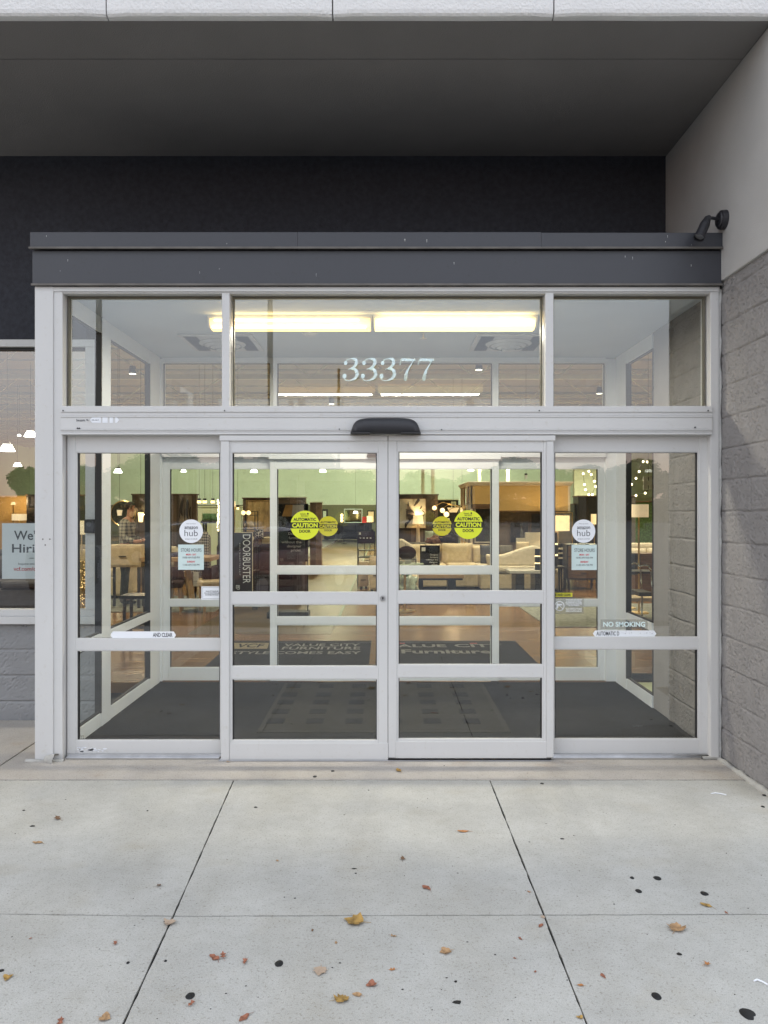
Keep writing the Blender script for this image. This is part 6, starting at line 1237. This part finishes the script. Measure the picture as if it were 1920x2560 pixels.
for i, (sd, x, y, r, lab) in enumerate(GS):
    X, Y, k = fl(x, y, sd); R = r*.57866/k; rnd = random.Random(i+50); m = MB(); n = 18; P = []
    for j in range(n):
        a_ = 2*math.pi*j/n; q = R*(1+.14*noise.noise(Vector((math.cos(a_)*1.5, math.sin(a_)*1.5, i)))); 
        if i == 11: q *= 1-.38*math.exp(-((a_-5.5)/.35)**2)
        P.append((X+q*math.cos(a_), Y+q*1.25*math.sin(a_)))
    bm = m.bm; a0 = [bm.verts.new((p, q, .0006)) for p, q in P]; a1 = [bm.verts.new((X+(p-X)*.8, Y+(q-Y)*.8, .0028)) for p, q in P]; bm.faces.new(a1)
    for j in range(n): bm.faces.new((a0[j], a0[(j+1) % n], a1[(j+1) % n], a1[j]))
    tag(part('gum_spot', m, gum, smooth=True), lab, 'gum spot', 'black gum spots on the pavement')
m = MB(); random.seed(21)
for sd, x, y in [(0, 1592, 131), (0, 637, 220), (0, 1104, 205), (0, 1537, 490), (0, 1530, 470), (0, 103, 218), (0, 141, 286), (0, 3, 911), (1, 770, 341), (1, 1275, 840), (1, 315, 1047), (1, 480, 842), (1, 310, 958), (1, 260, 25), (1, 620, 57), (1, 360, 787), (1, 1630, 718), (1, 1570, 828), (1, 634, 1128), (1, 845, 480), (1, 960, 230)]+[(random.random() < .5, random.uniform(20, 1640), random.uniform(100, 1130)) for _ in range(70)]:
    X, Y, k = fl(x, y, sd)
    if X > 2.15: continue
    s = random.uniform(.004, .010) if len(m.bm.verts) < 500 else random.uniform(.0015, .0035); m.ball((X, Y, .001), s, (random.uniform(.6, 1.6), random.uniform(.5, 1.1), .3), 7, .6)
tag(part('debris_specks', m, dark_debris), 'dark crumbs and specks scattered over the pale pavement', 'debris', kind='stuff')
for x, y, s, lab in ((1443, 148, 1, 'thin curved white plastic scrap near the wall foot'), (1622, 960, .8, 'short curved white plastic scrap at the lower right edge')):
    X, Y, k = fl(x, y, 1); w_ = 60*.57866/k/2*s; o = part('plastic_scrap', MB().tube([(-w_, 0, .004), (-w_*.3, .006, .006), (w_*.4, -.004, .005), (w_, -.018, .003)], .003, 6), M['white']); o.location = (X, Y, 0); tag(o, lab, 'scrap')
# ------------------------------------------------------------------ across the car park (seen mirrored in the glass)
carglass = mat('dark_car_glass', (.01, .012, .014), .05, var=0, spec=.8); tyre = mat('tyre_rubber', (.02, .02, .02), .8); lampm = mat('headlamp_glass', (.5, .5, .52), .15)
def car(label, X, Y, rz, paint):
    t = thing('parked_car', label, 'car', (X, Y, -.16), rz, group='cars parked opposite the entrance'); prof = [(-2.25, .35), (-2.3, .62), (-2.15, .86), (-1.2, .95), (-.55, 1.38), (.2, 1.47), (1.1, 1.42), (1.85, 1.02), (2.25, .92), (2.3, .45), (2.2, .25), (-2.1, .25)]
    bm = bmesh.new(); ws = [(-.92, .86), (-.86, 1.0), (0, 1.0), (.86, 1.0), (.92, .86)]; rows = []
    for y, k in [(-.90, .0), (-.86, .5), (-.6, 1), (0, 1.02), (.6, 1), (.86, .5), (.90, 0)]: rows.append([bm.verts.new((x*(.97+.03*min(1, k+.3)), y*(1 if z < 1 else .80), z if z < 1 else 1+(z-1)*(.55+.45*min(1, k)))) for x, z in prof])
    for a, b_ in zip(rows, rows[1:]):
        for i in range(len(prof)): bm.faces.new((a[i], a[(i+1) % len(prof)], b_[(i+1) % len(prof)], b_[i]))
    bm.faces.new(rows[0]); bm.faces.new(rows[-1]); b_ = part('body', bm, paint, t, .05, smooth=True)
    m = MB(); m.flat([(-1.13, -.62, 1.02), (-1.13, .62, 1.02), (-.58, .56, 1.40), (-.58, -.56, 1.40)]); m.flat([(1.78, -.6, 1.10), (1.78, .6, 1.10), (1.18, .56, 1.43), (1.18, -.56, 1.43)])
    bmesh.ops.translate(m.bm, vec=(0, 0, .012), verts=m.bm.verts); part('windscreen', m, carglass, t)
    for s in (-1, 1):
        m = MB(); m.prism([(-1.0, 1.0), (-.5, 1.33), (.2, 1.40), (.95, 1.36), (1.5, 1.0)], s*.76, s*.79); part('side_window', m, carglass, t)
        for x in (-1.4, 1.4): m = MB(); m.cyl((x, s*.72, .32), (x, s*.93, .32), .32, n=24); wl = part('wheel', m, tyre, t, .02); m = MB(); m.cyl((x, s*.925, .32), (x, s*.94, .32), .19, n=16); part('rim', m, M['steel'], t).parent = wl
        m = MB(); m.ball((-2.2, s*.66, .70), .12, (.6, 1.2, .7), 12); part('headlight', m, lampm, t)
    return t
P_ = lambda n, c: mat(n, c, .12, metal=.3, var=.02, coat=1, spec=1)
car('dark red hatchback mirrored in the left door leaf', -2.5, -11.3, 1.57+.5, P_('dark_red_paint', (.10, .008, .012))); car('black saloon mirrored low in the shop window', -7.6, -12.0, 1.3, P_('black_paint', (.01, .011, .014))); car('dark blue saloon mirrored in the right door leaf', .6, -20.5, .1, P_('dark_blue_paint', (.012, .02, .045))); car('grey car parked beyond the dark red one', -6.5, -20, .05, P_('grey_paint', (.12, .125, .13)))
def pole(label, X, Y, h, r, name='lamp_post', heads=0, col='rustpole'):
    t = thing(name, label, 'pole', (X, Y, -.16)); m = MB(); m.cyl((0, 0, 0), (0, 0, h), r, r*.8, n=12); part('shaft', m, polem, t); m = MB(); m.cyl((0, 0, 0), (0, 0, .5), r*2.4, r*2.2, n=16); part('footing', m, M['mortar'], t)
    for i in range(heads): s = -1 if i else 1; m = MB(); m.cyl((0, 0, h-.3), (s*.7, 0, h-.1), .04, n=8); m.cyl((s*.7, 0, h-.45), (s*.7, 0, h-.1), .3, .06, n=16); part('lamp_head', m, polem, t)
    return t
polem = mat('brown_pole', (.075, .05, .03), .7, var=.3)
pole('tall square-looking brown light pole mirrored in the centre transom', -3.02, -14.95, 9.5, .085, 'light_pole'); pole('twin-headed lamp post mirrored above the left pickup sticker', -11.3, -35, 5.1, .07, heads=2); pole('wooden utility pole mirrored in the left side window', -11, -24, 11, .14, 'utility_pole'); pole('thin pole mirrored near the centre stile', -2.6, -38, 10, .09, 'light_pole')
leafm = mat('autumn_dark_foliage', (.030, .042, .018), .9, var=.5, nscale=.7); barkm = mat('bark', (.05, .04, .03), .95)
def tree(label, X, Y, h, r, seed, proto=None):
    if proto: 
        o = dup(proto, (X, Y, -.16), label, rz=seed*1.7, scale=h/8.0); o.scale = (h/8*1.45, h/8*1.45, h/8); return o
    t = thing('deciduous_tree', label, 'tree', (X, Y, -.16), group='trees across the car park'); rnd = random.Random(seed); m = MB(); m.cyl((0, 0, 0), (.1, 0, 4), .22, .12, n=10); ends = []
    for i in range(9): a_ = rnd.uniform(0, 6.28); q = (math.cos(a_)*rnd.uniform(.8, 2), math.sin(a_)*rnd.uniform(.8, 2), rnd.uniform(4.2, 6.6)); m.cyl((.06, 0, rnd.uniform(1.8, 3.8)), q, .09, .03, n=6); ends.append(q)
    part('trunk', m, barkm, t); bm = bmesh.new()
    lobes = [(e_[0]*1.1, e_[1]*1.1, e_[2]-.2, rnd.uniform(.9, 1.5)) for e_ in ends]+[(0, 0, 6.7, 1.4), (0, 0, 5, 1.7), (1.2, .3, 4.1, 1.2), (-1.3, -.4, 3.9, 1.3)]
    for i in range(9000):
        lx_, ly_, lz_, lr = rnd.choice(lobes); v = Vector((rnd.gauss(0, 1), rnd.gauss(0, 1), rnd.gauss(0, 1))).normalized()*lr*rnd.uniform(.55, 1.08); p = Vector((lx_, ly_, lz_))+Vector((v.x, v.y, v.z*.8)); s = rnd.uniform(.11, .24)
        u = Vector((rnd.gauss(0, 1), rnd.gauss(0, 1), rnd.gauss(0, 1))).normalized(); w_ = u.orthogonal().normalized()
        bm.faces.new([bm.verts.new(p+u*s), bm.verts.new(p+w_*s*.6), bm.verts.new(p-u*s), bm.verts.new(p-w_*s*.6)])
    part('crown', bm, leafm, t); return t
p1 = tree('broad tree mirrored highest in the left door leaf', -9.5, -66, 8, 3, 3); p2 = tree('rounded tree mirrored just left of the centre stile', -6.2, -70, 8, 3, 9)
TS = [(-13.5, -64, 7.0), (-17.5, -68, 6.2), (-21, -62, 7.2), (-26, -60, 6.0), (-12, -78, 8.6), (-7.8, -62, 7.2), (-3.0, -92, 7.4), (1.5, -110, 7.0), (5, -108, 8.2), (9, -112, 7.2), (13, -95, 7.6), (16, -86, 8.6), (19.5, -88, 8.0), (24, -84, 7.6), (29, -80, 8), (35, -80, 7.4), (-32, -66, 7), (-39, -60, 8), (-46, -66, 7), (-55, -70, 9), (43, -90, 9), (-15, -90, 9), (-24, -85, 9)]
for i, (x, y, h) in enumerate(TS): tree('tree across the car park, mirrored %s, number %s from the left' % ('on the left' if x < -10 else ('near the centre' if x < 10 else 'on the right'), ['first', 'second', 'third', 'fourth', 'fifth', 'sixth', 'seventh', 'eighth', 'ninth', 'tenth', 'eleventh', 'twelfth', 'thirteenth', 'fourteenth', 'fifteenth', 'sixteenth', 'seventeenth', 'eighteenth', 'nineteenth', 'twentieth', 'twenty-first', 'twenty-second', 'twenty-third'][sorted(TS).index((x, y, h))]), x, y, h, 3, i, (p1, p2)[i % 2])
fr = bmesh.new(); rnd = random.Random(77)
for i in range(26000):
    x = rnd.uniform(-75, 75); top = 3.6+1.5*noise.noise(Vector((x*.09, 0, 3)))+.8*noise.noise(Vector((x*.45, 1, 3))); z = top*(1-rnd.random()**1.6); p = Vector((x, -118+rnd.uniform(-2, 2), z)); s = rnd.uniform(.18, .42)
    u = Vector((rnd.gauss(0, 1), rnd.gauss(0, 1), rnd.gauss(0, 1))).normalized(); w_ = u.orthogonal().normalized()
    fr.faces.new([fr.verts.new(p+u*s), fr.verts.new(p+w_*s*.7), fr.verts.new(p-u*s), fr.verts.new(p-w_*s*.7)])
tag(part('woodland', fr, leafm), 'continuous dark treeline far across the car park', 'woods', kind='stuff')
# a low building row far off closes the horizon
bl = thing('far_building', 'long low brick shop row far across the car park', 'building', (0, -135, -.16)); m = MB(); m.box(-90, 90, -145, -135, -.16, 2.9); part('wall', m, mat('far_brick', (.22, .12, .09), .9, var=.1, nscale=.3), bl, world=True); m = MB(); m.box(-90.5, 90.5, -145.5, -134.6, 2.9, 3.3); part('parapet', m, M['mortar'], bl, world=True); m = MB()
for i in range(24): m.box(-86+i*7.2, -82+i*7.2, -134.98, -134.9, .1, 2.6)
part('window_band', m, carglass, bl, world=True)
